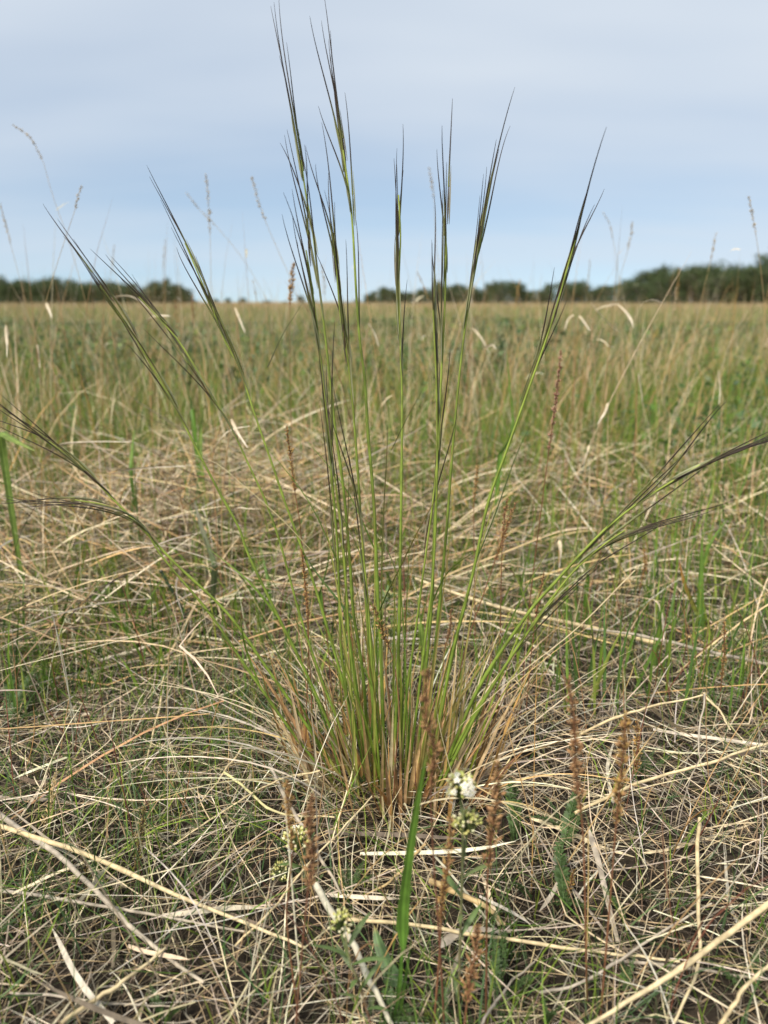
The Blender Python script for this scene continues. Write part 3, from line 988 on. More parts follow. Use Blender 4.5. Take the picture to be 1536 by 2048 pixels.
spike([(1448, 1243), (1449, 1300), (1443, 1360)], [(1440, 1420), (1432, 1600)], .93, 6, RUST + AMBER, 'rusty seed spike at the right edge above the folded straw', GM)
spike([(1088, 1144), (1078, 1200), (1070, 1250)], [(1060, 1330), (1050, 1450)], .90, 5, RUST, 'thin rusty seed spike behind the low right culm', GM)
spike([(1152, 1188), (1156, 1215), (1148, 1255)], [(1146, 1300), (1130, 1420)], 1.15, 6, OLIVE + CREAM[:1], 'pale olive seed spike over the long bright lying straw', GM)
spike([(1274, 1440), (1276, 1500), (1272, 1555)], [(1268, 1600), (1262, 1680)], .78, 6, AMBER, 'sharp amber seed spike at right, thinnest of three standing together', GS)
spike([(1136, 1358), (1148, 1440), (1150, 1520), (1162, 1625)], [(1168, 1720), (1174, 2000)], .56, 7.5, RUST, 'blurred rusty seed spike right of centre with long reddish stem', GS, lmm=3.6)
spike([(1252, 1428), (1246, 1500), (1240, 1570), (1232, 1650)], [(1222, 1780), (1200, 2048)], .55, 8, AMBER + RUST[:2], 'blurred amber seed spike at right, left of the sharp thin one', GS, lmm=3.6)
spike([(856, 1340), (850, 1420), (868, 1500), (862, 1580)], [(866, 1700), (880, 1900), (890, 2080)], .53, 8, RUST[:2] + OLIVE[:1], 'large blurred brown seed spike in front of the tussock base', GS, (.16, .07, .04), lmm=3.4)
spike([(996, 1530), (994, 1600), (984, 1660), (976, 1740)], [(974, 1800), (972, 2000)], .54, 9, RUST + OLIVE[:1], 'thick blurred brown seed spike right of the white flower cluster', GS, (.18, .08, .04), lmm=3.8)
spike([(575, 1560), (577, 1630), (584, 1700)], [(578, 1780), (574, 1850), (598, 2048)], .55, 6, AMBER + RUST[:1], 'thin blurred brown spike left of the small cream flower cluster', GS, lmm=3.4)
spike([(623, 1588), (618, 1650), (624, 1710), (616, 1780)], [(606, 1880), (592, 2048)], .52, 8, RUST, 'reddish brown blurred spike over the small cream flower cluster', GS, (.2, .09, .05), lmm=3.6)
spike([(902, 1640), (896, 1720), (884, 1800), (882, 1850)], [(878, 1920), (868, 2048)], .54, 6, AMBER + RUST[:2], 'slim blurred amber spike between green blade and white flowers', GS, lmm=3.4)
spike([(955, 1850), (952, 1900), (940, 1960), (934, 2005)], [(928, 2060)], .50, 7, RUST[:2], 'short blurred rusty spike at the bottom right of the flower stems', GS, lmm=3.8)
spike([(290, 1618), (280, 1680), (270, 1745)], [(262, 1860), (258, 2040)], .62, 5.5, OLIVE, 'dark olive seed spike at lower left on dark straight stem', GS, (.05, .03, .025), lmm=3.2)
spike([(170, 1718), (176, 1770), (186, 1825)], [(196, 1900), (212, 2030)], .61, 5, OLIVE, 'dark olive seed spike at far lower left, shorter of two', GS, (.06, .03, .025), lmm=3.2)
spike([(1148, 1740), (1136, 1790), (1118, 1850)], [(1090, 1920), (1050, 2000)], .60, 5, OLIVE + AMBER[:1], 'faded olive seed spike leaning over the bare lower right litter', GS, lmm=3.4)
spike([(902, 1640 - 420), (900, 1260), (890, 1300)], [(884, 1380), (880, 1500)], .90, 4, RUST, 'tiny rusty spike hidden between the lower right culms', GM)
spike([(112, 1545), (96, 1640), (76, 1720), (66, 1840)], [(60, 1900), (64, 2000)], .70, 7, CREAM, 'long pale cream seed spike bending at the lower left edge', GS, (.55, .43, .24), .75, lmm=5)
spike([(226, 1855), (220, 1890), (216, 1930)], [(212, 1960), (206, 2040)], .60, 6, CREAM, 'short cream seed spike low among the litter at lower left', GS, (.45, .34, .18), lmm=4)
spike([(218, 1262), (210, 1295), (203, 1335)], [(198, 1380), (190, 1470)], 1.12, 6, CREAM, 'cream seed spike at left above the broad green blade', GM, (.5, .4, .2))
spike([(1238, 1110), (1240, 1150), (1236, 1200)], [(1234, 1260), (1228, 1330)], 1.3, 7, CREAM + OLIVE[:1], 'pale greenish seed spike right of the drooping awns, taller of two', GM, (.35, .3, .14))
spike([(1184, 1130), (1180, 1170), (1176, 1205)], [(1174, 1260), (1168, 1340)], 1.35, 7, CREAM + OLIVE[:1], 'pale greenish seed spike right of the drooping awns, shorter of two', GM, (.35, .3, .14))
spike([(586, 528), (583, 570), (580, 610)], [(580, 720), (585, 950)], 1.5, 10, RUST[:1] + AMBER, 'brown seed spike rising above the horizon left of the tall awns', GM, dens=.9, lmm=7)

# tall dry stalks behind the tussock, reaching into the sky
GT = 'tall dry stalks standing against the sky'
TALL = [
    ([(26, 250), (60, 275), (85, 320)], [(105, 390), (140, 490), (170, 600), (205, 760), (230, 900)], 1.75, 5, GREY, 'tall pale stalk nodding over at upper left, highest on that side'),
    ([(162, 372), (156, 395), (150, 420)], [(120, 510), (90, 610), (60, 740)], 1.45, 6, GREY, 'thin stalk with small grey head crossing the leftmost awns against sky'),
    ([(412, 350), (416, 390), (420, 470)], [(422, 560), (424, 680), (430, 860)], 1.9, 8, GREY, 'upright dry stalk with ragged grey head left of the tall awns'),
    ([(504, 355), (515, 395), (530, 440)], [(560, 510), (590, 580), (620, 700)], 1.9, 9, GREY, 'leaning pale stalk with feathery head just left of the tall awns'),
    ([(372, 385), (400, 420), (430, 450)], [(480, 510), (520, 575), (580, 700)], 2.4, 5, GREY, 'faint pale stalk slanting down behind the ragged grey head'),
    ([(858, 335), (864, 370), (868, 400)], [(872, 480), (880, 580), (890, 800)], 2.3, 9, GREY, 'pale plume stalk behind the centre right awns'),
    ([(1206, 425), (1220, 450), (1226, 480)], [(1236, 540), (1238, 640), (1235, 800)], 2.5, 4, GREY, 'faint thin stalk nodding left right of the rightmost upright awns'),
    ([(1264, 445), (1262, 470), (1256, 500)], [(1240, 560), (1220, 700)], 2.2, 8, GREY, 'faint pale stalk leaning right near the half bare trees'),
    ([(1432, 466), (1428, 490), (1422, 520)], [(1405, 590), (1385, 700)], 2.0, 6, GREY, 'pale stalk leaning right in front of the tall right trees'),
    ([(1498, 395), (1505, 430), (1512, 470)], [(1524, 560), (1532, 660), (1540, 800)], 1.7, 5, GREY, 'long straw coloured stalk at the right edge against the sky'),
    ([(1352, 575), (1350, 600), (1346, 630)], [(1335, 690), (1322, 800)], 1.7, 5, GREY, 'thick tan stalk in front of the half bare trees at right'),
    ([(0, 408), (12, 450), (22, 490)], [(40, 560), (66, 660), (85, 760)], 1.8, 5, GREY, 'faint stalk at the far left edge against the sky'),
    ([(228, 492), (226, 520), (222, 550)], [(214, 600), (200, 720)], 2.6, 6, GREY, 'small faint stalk between the two left awn bundles'),
    ([(330, 482), (328, 510), (326, 540)], [(325, 600), (322, 720)], 2.6, 5, GREY, 'small faint upright stalk over the left tree line end'),
    ([(385, 588), (386, 620), (388, 650)], [(390, 700), (392, 800)], 2.4, 12, RUST, 'brown ragged stalk by the end of the left tree line'),
    ([(350, 600), (352, 630), (356, 660)], [(358, 720), (360, 800)], 2.5, 12, RUST, 'brown ragged stalk left of the one by the left tree line end'),
    ([(644, 530), (648, 560), (650, 590)], [(652, 660), (655, 800)], 2.3, 8, GREY, 'pale stalk half hidden between the two tallest awn bundles'),
    ([(1358, 535), (1356, 570), (1352, 600)], [(1350, 680), (1346, 800)], 2.8, 10, RUST[:1] + AMBER, 'rusty stalk standing in front of the tallest right trees'),
    ([(1040, 560), (1034, 590), (1030, 620)], [(1026, 690), (1022, 800)], 2.5, 9, AMBER, 'amber stalk just left of the rightmost upright awn bundle'),
    ([(835, 545), (846, 570), (858, 600)], [(872, 650), (890, 760)], 2.2, 6, AMBER, 'amber stalk leaning left between the two centre right culms'),
    ([(1180, 520), (1178, 545), (1175, 575)], [(1172, 640), (1166, 760)], 2.7, 5, GREY, 'faint straight stalk over the half bare trees right of the awns'),
    ([(505, 560), (512, 590), (516, 620)], [(522, 680), (535, 800)], 2.6, 5, AMBER, 'thin amber stalk in the gap of the tree lines, left of the tall awns'),
]
for hd, st, Yd, w, c, lb in TALL:
    spike(hd, st, Yd, w, c, lb, GT, (.42, .30, .14), .35, 'dry_stalk', 'dry stalk', 7)

# ------------------------------------------------------------------ traced straws and dead leaves
def strip(pl, w_px, cols, label, cat, name, mat, group, lift=None, Yd=None, roll=.3, fold=.35, tipw=.35, n=18, curl=0.0, mode='flat'):
    n = 28 if name == 'green_blade' else n
    """a single straw or blade traced through the picture; lift = height above ground at each end, or Yd = distance at each end"""
    q = smooth(np.array(pl, float), n)
    t = np.linspace(0, 1, n)
    pts = []
    for i in range(n):
        if Yd is not None:
            pts.append(at(q[i, 0], q[i, 1], Yd[0] + (Yd[1] - Yd[0]) * t[i]))
        else:
            pts.append(on_ground(q[i, 0], q[i, 1], lift[0] + (lift[1] - lift[0]) * t[i]))
    pts = np.array(pts)
    dist = np.linalg.norm(pts - np.array([0, 0, CAM_H]), axis=1)
    w = w_px / FPX * dist * (1 - (1 - tipw) * t ** 2)
    g = Geo()
    c0, c1 = np.array(cols[0]), np.array(cols[-1])
    cc = c0 * (1 - t[:, None]) + c1 * t[:, None]
    cc = cc * (1 + rng.normal(0, .07, (n, 1)))
    if mode == 'straw':                          # a hollow stem with a couple of nodes
        r_ = w * .42 * (1 + .25 * np.exp(-((t - rng.uniform(.25, .75)) / .025) ** 2))
        tubes(g, pts[None] + np.cumsum(rng.normal(0, .0006, (n, 3)), axis=0)[None], r_[None], cc[None], 7)
        return tag(g.build(name, mat, None), label, cat, group)
    w = w * np.minimum(1, .3 + t * 7)
    if mode == 'flat':
        if name == 'green_blade':
            k = np.clip((t - .86) / .14, 0, 1)[:, None]
            veined(g, pts, w * np.where(t > .9, np.clip((1.02 - t) / .12, .1, 1), 1), roll + curl * t, cc * (1 - k) + np.array([.36, .25, .09]) * k)
        else:
            ribbons(g, pts[None], w[None], (roll + curl * t)[None], cc[None], fold)
        return tag(g.build(name, mat, None), label, cat, group)
    # 'rooted': the blade or hanging leaf goes on down to the ground
    p0 = pts[0]
    gz = float(ground_z(p0[0], p0[1])) - .004
    foot = np.array([p0[0] + rng.normal(0, .015), p0[1] + rng.uniform(0, .03), gz])
    if mode == 'rooted':
        if p0[2] > gz + .02:
            lower = smooth([foot, (foot + p0) / 2, p0], 8)[:-1]
            pts = np.vstack([lower, pts])
            w = np.concatenate([np.linspace(.5, 1, 7) * w[3], np.maximum(w[:4], w[3]), w[4:]])
            cc = np.vstack([np.repeat(cc[:1], 7, 0), cc])
            t = np.linspace(0, 1, len(pts))
        veined(g, pts, w, roll + curl * t, cc, 7)
        return tag(g.build(name, mat, None), label, cat, group)
    root = tag(empty(name, (foot[0], foot[1], 0)), label, cat, group)
    sm = smooth([foot, (foot + p0) / 2 + rng.normal(0, .01, 3), p0, p0 + (pts[3] - p0) * .6], 14)
    tubes(g, sm[None], np.linspace(.0013, .0007, 14)[None], pick(GOLD[1:] + STRAW[:1], 1), 4)
    g.build('stem', mat, root)
    g = Geo()
    ribbons(g, pts[None], w[None], (roll + curl * t)[None], cc[None], fold)
    g.build('leaf', mat, root)
    return root


SP_, SG_, SB_ = [(.56, .44, .25), (.60, .49, .30)], [(.36, .31, .25), (.40, .34, .26)], [(.44, .31, .15), (.50, .37, .19)]
GL = 'long straws lying on the litter'
STRAWS = [
    ([(1570, 1782), (1455, 1864), (1338, 1955), (1262, 2003), (1175, 2058)], 12, SP_, (.09, .05), 'thick pale straw slanting across the bottom right corner'),
    ([(-20, 1650), (180, 1718), (380, 1812), (600, 1905)], 10, SP_, (.05, .02), 'long tan straw running from the left edge under the olive spikes'),
    ([(-20, 1612), (150, 1740), (300, 1880), (420, 1962)], 11, SG_, (.05, .02), 'wide grey straw slanting down from the left edge'),
    ([(540, 1528), (590, 1620), (640, 1700), (690, 1790)], 9, SG_, (.05, .02), 'grey brown straw pointing down right beside the tussock'),
    ([(486, 1490), (450, 1545), (405, 1600)], 5, SP_, (.05, .02), 'short straight pale straw left of the tussock'),
    ([(448, 1546), (500, 1590), (560, 1630), (660, 1640)], 6, [(.55, .52, .25), (.58, .48, .28)], (.05, .03), 'yellowish straw with a blunt upper end left of the tussock'),
    ([(1330, 1290), (1250, 1270), (1030, 1225), (900, 1185), (832, 1160)], 10, SP_, (.03, .10), 'long bright straw lying right behind the tussock'),
    ([(1560, 1335), (1400, 1300), (1290, 1275), (1170, 1260)], 8, SG_, (.03, .07), 'grey straw just under the long bright one at right'),
    ([(1020, 1215), (1060, 1192), (1120, 1183), (1250, 1190), (1330, 1205)], 7, [(.5, .42, .3), (.44, .33, .2)], (.06, .05), 'arched pale leaf above the long bright straw'),
    ([(1160, 1468), (1270, 1420), (1408, 1386)], 6, SP_, (.04, .09), 'straight pale straw rising to the fold at right'),
    ([(1408, 1386), (1440, 1430), (1466, 1470)], 5, SP_, (.09, .06), 'short straw hanging down from the fold at right'),
    ([(1408, 1388), (1396, 1460), (1400, 1510), (1418, 1545)], 4, SG_, (.09, .03), 'thin pale thread curving down from the fold at right'),
    ([(690, 1838), (850, 1852), (960, 1872), (1150, 1905), (1350, 1932)], 8, SP_, (.03, .02), 'long straw lying across the bottom behind the flower stems'),
    ([(1400, 1638), (1396, 1720), (1400, 1830), (1402, 1935), (1350, 2055)], 8, SP_, (.05, .03), 'nearly vertical pale straw with a bend at lower right'),
    ([(1150, 1625), (1270, 1570), (1400, 1530), (1560, 1480)], 7, SP_, (.03, .06), 'long straw slanting up to the right edge over bare litter'),
    ([(1176, 1655), (1196, 1720), (1215, 1800), (1236, 1885)], 10, SG_, (.03, .01), 'wide grey dead leaf lying upright in the lower right litter'),
    ([(-20, 1190), (80, 1192), (155, 1196)], 6, SP_, (.04, .04), 'short horizontal straw at the left edge'),
    ([(196, 1322), (280, 1300), (390, 1268)], 9, [(.52, .46, .36), (.5, .42, .3)], (.02, .03), 'pale broad straw lying left of the culms'),
    ([(430, 1240), (330, 1190), (205, 1150)], 5, SB_, (.05, .02), 'brown straw slanting under the left culms'),
    ([(1080, 1985), (1180, 1950), (1300, 1870), (1420, 1800)], 6, SG_, (.02, .04), 'grey straw under the thick one in the bottom right corner'),
    ([(632, 1770), (690, 1860), (740, 1960), (790, 2050)], 15, [(.50, .46, .36), (.44, .41, .31)], (.04, .02), 'broad grey dead straw under the cream flower buds'),
    ([(860, 1760), (960, 1800), (1010, 1850)], 13, SB_, (.02, .01), 'broad brown straw lying behind the white flower stem'),
    ([(880, 1895), (910, 1868), (945, 1858), (1000, 1862)], 22, SG_, (.02, .02), 'wide crumpled grey leaf at the bottom behind the flower stem'),
    ([(120, 2050), (200, 1990), (290, 1930), (330, 1900)], 9, SP_, (.05, .03), 'pale straw pointing up right in the bottom left corner'),
    ([(-10, 1780), (150, 1800), (320, 1830), (500, 1868)], 7, SG_, (.03, .02), 'grey straw lying flat across the lower left'),
    ([(330, 1345), (300, 1500), (280, 1560)], 5, SP_, (.03, .02), 'pale thin straw left of the broad green blade foot'),
    ([(640, 1110), (540, 1160), (440, 1190), (330, 1240)], 10, [(.5, .42, .3), (.46, .36, .22)], (.03, .03), 'wide pale straw in the heap left behind the tussock'),
    ([(225, 1180), (300, 1130), (380, 1090), (470, 1075)], 12, [(.5, .42, .32), (.5, .42, .3)], (.05, .06), 'wide bent pale leaf on the straw heap at left'),
    ([(1440, 2050), (1490, 1970), (1560, 1900)], 8, SP_, (.05, .06), 'pale straw in the very bottom right corner'),
    ([(1220, 1920), (1330, 1925), (1420, 1935), (1560, 1960)], 7, SG_, (.01, .02), 'flat grey straw near the bottom right edge'),
    ([(960, 2055), (1010, 1990), (1080, 1940)], 6, SG_, (.03, .01), 'short grey straw at the bottom right of centre'),
    ([(20, 1985), (160, 1995), (330, 2010)], 5, SG_, (.02, .02), 'thin grey straw along the bottom left'),
    ([(850, 1690), (800, 1740), (740, 1780), (700, 1800)], 6, SB_, (.03, .01), 'brown straw under the tussock front edge'),
    ([(470, 1890), (560, 1800), (640, 1700), (740, 1590)], 5, SP_, (.02, .07), 'long thin straw running from the litter up into the tussock'),
    ([(640, 1540), (560, 1560), (450, 1620), (330, 1700)], 4, SP_, (.07, .02), 'thin arched straw left of the tussock foot'),
]
for pl, w, c, lf, lb in STRAWS:
    strip(pl, w, c, lb, 'straw', 'dry_straw', M_STRAW, GL, lift=lf, roll=rng.uniform(-.4, .6), fold=.5, tipw=.6, mode='flat' if 'leaf' in lb else 'straw')

GC = 'curled pale dead leaves in the middle distance'
CURLS = [
    ([(1232, 608), (1250, 622), (1262, 640), (1266, 655)], 10, 2.0, 'white curled dead leaf hanging at right below the half bare trees'),
    ([(1190, 622), (1205, 614), (1232, 608)], 4, 2.0, 'thin arched dead leaf leading to the white curl at right'),
    ([(1158, 632), (1166, 642), (1180, 662)], 12, 2.0, 'short broad white leaf flap right of the rightmost awns'),
    ([(1148, 630), (1136, 640), (1130, 662)], 8, 2.0, 'small white hooked leaf right of the rightmost awns'),
    ([(215, 598), (250, 592), (280, 602), (310, 630)], 7, 1.7, 'white arched leaf at left under the tree line'),
    ([(294, 642), (310, 632), (342, 632)], 7, 1.8, 'short white leaf between the two left awn bundles'),
    ([(92, 605), (98, 620), (104, 636)], 8, 1.8, 'small white vertical leaf below the left trees'),
    ([(12, 650), (14, 690), (14, 715)], 8, 1.6, 'white vertical leaf at the far left edge'),
    ([(75, 688), (78, 712), (80, 735)], 6, 1.7, 'thin white vertical leaf near the left edge'),
    ([(85, 925), (105, 900), (130, 888), (200, 884), (260, 884)], 11, 1.35, 'large white bent leaf among the lowest left awns'),
    ([(945, 655), (965, 680), (980, 710)], 6, 1.9, 'white leaf slanting behind the centre right culms'),
    ([(970, 695), (985, 690), (992, 698)], 6, 1.8, 'tiny white leaf right of the centre right culms'),
    ([(1275, 745), (1282, 780), (1285, 808)], 6, 1.6, 'thin white vertical leaf at right in the green grass'),
    ([(1216, 805), (1210, 825), (1195, 848)], 8, 1.5, 'curved white leaf over the drooping right awns'),
    ([(1436, 740), (1440, 780), (1438, 810)], 6, 1.7, 'white upright leaf near the right edge'),
    ([(1178, 890), (1172, 915), (1165, 940)], 8, 1.5, 'broad pale leaf right of the pinkish spike'),
    ([(735, 645), (750, 670), (757, 692)], 8, 1.8, 'white curved leaf right of the tall right awn bundle'),
    ([(470, 615), (480, 640), (490, 665)], 7, 1.9, 'pale folded leaf right of the fourth awn bundle'),
    ([(425, 905), (440, 880), (462, 860), (500, 852)], 6, 1.3, 'pale arched leaf behind the left culms'),
    ([(220, 943), (300, 935), (370, 932)], 7, 1.35, 'straight pale straw lying high at left'),
    ([(462, 838), (475, 865), (495, 895)], 9, 1.25, 'broad pale straw piece slanting behind the fourth culm'),
    ([(1305, 1198), (1320, 1215), (1328, 1260), (1325, 1290)], 11, 1.12, 'pale drooping leaf tip over the grey straw at right'),
    ([(1118, 1080), (1122, 1110), (1118, 1135)], 12, 1.25, 'broad pale dead leaf behind the low right culms'),
    ([(1180, 605), (1210, 640), (1240, 665)], 5, 2.1, 'thin folded straw under the white curl at right'),
    ([(340, 1425), (352, 1460), (372, 1500), (376, 1525)], 11, .95, 'white twisted dead leaf right of the broad green blade'),
    ([(110, 1480), (150, 1440), (178, 1428), (176, 1460)], 8, .95, 'pale curled dead leaf by the cream stalk at left'),
]
for pl, w, Yd, lb in CURLS:
    strip(pl, w * .7, [(.46, .37, .24), (.62, .55, .44)], lb, 'dead leaf', 'withered_leaf', M_STRAW, GC, Yd=(Yd, Yd - .03), roll=rng.uniform(-.5, .9), fold=.7, tipw=.25, curl=rng.uniform(-2, 2), mode='stalked')

# ------------------------------------------------------------------ broad green blades
def veined(g, pts, width, roll, cc, cols_=9):
    '''a broad leaf: shallow V, parallel veins, slightly wavy edges'''
    n = len(pts)
    d = unit(np.gradient(pts, axis=0))
    h = unit(np.cross(d, np.array([0, .25, 1.0])))
    nn = np.cross(h, d)
    side = np.cos(roll)[:, None] * h + np.sin(roll)[:, None] * nn
    nor = np.cross(side, d)
    u = np.linspace(-1, 1, cols_)
    vein = np.where(np.arange(cols_) % 2 == 0, .84, 1.12) * rng.uniform(.95, 1.05, cols_)
    vein[cols_ // 2] = 1.55
    wav = 1 + .07 * np.sin(np.linspace(0, 9, n) + rng.uniform(0, 6))
    v = pts[:, None] + side[:, None] * (width * wav)[:, None, None] * .5 * u[None, :, None]
    v = v + nor[:, None] * (width[:, None] * (.30 * (1 - np.abs(u)) ** .8 + .03 * np.where(np.arange(cols_) % 2 == 0, 1, -1))[None])[..., None] * .5
    c = cc[:, None] * vein[None, :, None] * rng.uniform(.92, 1.08, (n, 1, 1))
    idx = np.arange(n * cols_).reshape(n, cols_)
    a_, b_ = idx[:-1], idx[1:]
    q = np.stack([a_[:, :-1], a_[:, 1:], b_[:, 1:], b_[:, :-1]], -1).reshape(-1, 4)
    g.add(v.reshape(-1, 3), quads=q, col=c.reshape(-1, 3))


GB = 'separate broad green grass blades'
G1, G2, G3 = [(.105, .20, .03), (.14, .23, .04)], [(.15, .22, .045), (.20, .25, .06)], [(.08, .14, .03), (.11, .17, .035)]
BLADES = [
    ([(806, 1900), (806, 1830), (818, 1720), (836, 1600), (858, 1480)], 22, [(.085, .17, .025), (.12, .215, .03)], (.475, .48), 'wide bright green blade standing in front of the tussock', .12),
    ([(786, 2050), (798, 1980), (804, 1900)], 9, [(.09, .18, .03), (.08, .17, .025)], (.47, .475), 'green stalk under the wide bright blade at the bottom', .8),
    ([(796, 2050), (812, 1950), (824, 1870)], 9, [(.09, .17, .03), (.10, .2, .03)], (.48, .48), 'narrow green shoot beside the wide bright blade', .1),
    ([(800, 1972), (778, 1940), (758, 1890), (748, 1850)], 30, [(.12, .20, .07), (.13, .21, .075)], (.50, .54), 'broad pale green leaf lying low left of the wide bright blade', .1),
    ([(240, 1520), (218, 1440), (195, 1375), (150, 1310), (105, 1285)], 20, G1, (.95, 1.0), 'broad bright green blade at left bending up from the litter', .05),
    ([(240, 1520), (250, 1470), (258, 1400)], 12, G3, (.95, .95), 'short dark green blade beside the bent broad one at left', .1),
    ([(155, 1460), (135, 1340), (100, 1210), (90, 1090)], 9, G1, (1.3, 1.35), 'tall narrow green blade at left under the low awns', .1),
    ([(210, 1235), (222, 1150), (226, 1090)], 13, G2, (1.35, 1.36), 'bright upright green blade below the lowest left awns', .05),
    ([(152, 1190), (160, 1120), (175, 1060)], 13, G1, (1.35, 1.38), 'dark upright green blade left of the bright one below the awns', .05),
    ([(160, 1290), (130, 1180), (108, 1125)], 11, G2, (1.3, 1.32), 'yellow tipped green blade at left below the awns', .05),
    ([(0, 865), (30, 882), (70, 902)], 14, G2, (1.3, 1.25), 'light green blade arching in at the left edge', .1),
    ([(430, 1130), (405, 1060), (388, 1000)], 14, [(.12, .16, .07), (.28, .26, .2)], (1.2, 1.2), 'grey tipped dull green blade behind the left culms', .05),
    ([(268, 1000), (262, 940), (268, 860)], 11, G1, (1.5, 1.55), 'green blade standing behind the low left awns', .05),
    ([(400, 900), (402, 850), (410, 805)], 9, G2, (1.6, 1.62), 'small green blade between the left awn bundles', .05),
    ([(385, 820), (375, 780), (365, 740)], 10, G1, (1.7, 1.72), 'green blade left of the white slanting leaf behind the awns', .05),
    ([(1400, 1290), (1402, 1150), (1405, 1060)], 16, G1, (1.2, 1.22), 'broad upright green blade at right under the awns', .05),
    ([(1370, 1350), (1385, 1270), (1400, 1210)], 13, G2, (1.12, 1.15), 'green blade at right under the broad upright one', .05),
    ([(1395, 1230), (1370, 1170), (1358, 1120)], 11, [(.16, .2, .04), (.34, .14, .04)], (1.2, 1.22), 'green blade with rusty tip at right', .05),
    ([(1405, 1130), (1425, 1080), (1460, 1030)], 10, G1, (1.3, 1.32), 'green blade slanting to the right edge below the awns', .05),
    ([(1000, 910), (1025, 860), (1018, 760), (1012, 690)], 9, G1, (1.6, 1.62), 'tall green blade left of the rightmost upright awns', .05),
    ([(1175, 1150), (1100, 1020), (1090, 960)], 11, G1, (1.25, 1.27), 'green blade behind the low right culm', .05),
    ([(842, 1250), (832, 1180), (826, 1130)], 12, G2, (.98, 1.0), 'pale green blade between the centre culms', .05),
    ([(870, 1430), (885, 1370), (895, 1320)], 16, G2, (.9, .92), 'yellow green blade right of the tussock base', .05),
    ([(640, 1185), (655, 1130), (660, 1090)], 8, G1, (1.1, 1.1), 'narrow green blade behind the left tall culms', .05),
    ([(1500, 1560), (1508, 1500), (1520, 1420)], 9, G3, (.9, .92), 'dark green shoots at the right edge', .05),
    ([(1180, 1400), (1176, 1340), (1172, 1290)], 9, G2, (1.0, 1.02), 'yellow green blade in the right litter', .05),
    ([(40, 1480), (70, 1420), (150, 1375)], 8, G3, (.95, 1.0), 'grey green blade near the left edge', .05),
    ([(340, 1420), (330, 1300), (315, 1190)], 8, G1, (1.05, 1.1), 'pale green blade below the third left culm', .05),
    ([(1100, 1300), (1110, 1200), (1130, 1130)], 8, G1, (1.2, 1.22), 'thin green blade behind the long bright straw', .05),
    ([(30, 2040), (24, 1930), (10, 1860)], 11, G3, (.60, .60), 'dark green shoots in the bottom left corner', .05),
]
for pl, w, c, yd, lb, tw in BLADES:
    if tw == .12:
        o = strip(pl, w, c, lb, 'grass blade', 'green_blade', M_GREEN, GB, Yd=yd, roll=.15, fold=.35, tipw=tw, mode='flat')
    else:
        o = strip(pl, w, c, lb, 'grass blade', 'green_blade', M_GREEN, GB, Yd=yd, roll=rng.uniform(-.6, .6), fold=.6, tipw=tw, mode='flat' if 'lying low' in lb else 'rooted')

# horsetail stems
def horsetail(pl, w_px, Yd, label):
    q = smooth(np.array(pl, float), 30)
    P = np.array([at(a_[0], a_[1], Yd) for a_ in q])
    if P[0, 2] > .005:
        P = np.vstack([P[0] - np.array([0, 0, P[0, 2] + .004]), P])
    n = len(P)
    root = empty('horsetail', (P[0, 0], P[0, 1], 0))
    tag(root, label, 'horsetail', 'dark jointed horsetail stems')
    r_ = w_px / FPX * np.linalg.norm(P[-1] - np.array([0, 0, CAM_H])) / 2
    nj = 5
    for k in range(nj):
        a_, b_ = int(k * (n - 1) / nj), int((k + 1) * (n - 1) / nj)
        g = Geo()
        tubes(g, P[a_:b_ + 1][None], np.full((1, b_ - a_ + 1), r_ * (1 - .08 * k)), np.array([(.035, .062, .026)]), 7)
        g.build('stem_joint', M_CULM, root)
        g = Geo()
        c = P[b_]
        d = unit(P[b_] - P[b_ - 1])
        tubes(g, np.stack([c - d * r_ * 1.1, c, c + d * r_ * .7])[None], np.array([[1.05, 1.3, .5]]) * r_ * (1 - .08 * k), np.array([[(.03, .05, .02), (.02, .02, .015), (.25, .23, .16)]]), 7)
        g.build('sheath', M_CULM, root)


horsetail([(36, 1640), (28, 1595), (6, 1556)], 11, .84, 'dark green jointed horsetail stem at the lower left edge')
horsetail([(386, 1285), (362, 1215), (322, 1142)], 8, 1.18, 'dark jointed horsetail stem slanting behind the left culms')
horsetail([(40, 1800), (22, 1700), (4, 1640)], 7, .72, 'second thinner horsetail stem at the lower left edge')

# ------------------------------------------------------------------ white flowering plants
def octa(g, p, d, L, w, col):
    n = len(p)
    s = unit(np.cross(d, np.array([.31, .77, .55])))
    k = np.cross(s, d)
    md = p + d * (L * .6)[:, None]
    v = np.stack([p, md + s * w[:, None], md + k * w[:, None], md - s * w[:, None], md - k * w[:, None], p + d * L[:, None]], 1)
    b = (np.arange(n) * 6)[:, None]
    tri = np.concatenate([b + np.array(x) for x in ((0, 1, 2), (0, 2, 3), (0, 3, 4), (0, 4, 1), (5, 2, 1), (5, 3, 2), (5, 4, 3), (5, 1, 4))])
    g.add(v.reshape(-1, 3), tris=tri, col=np.repeat(col, 6, 0))


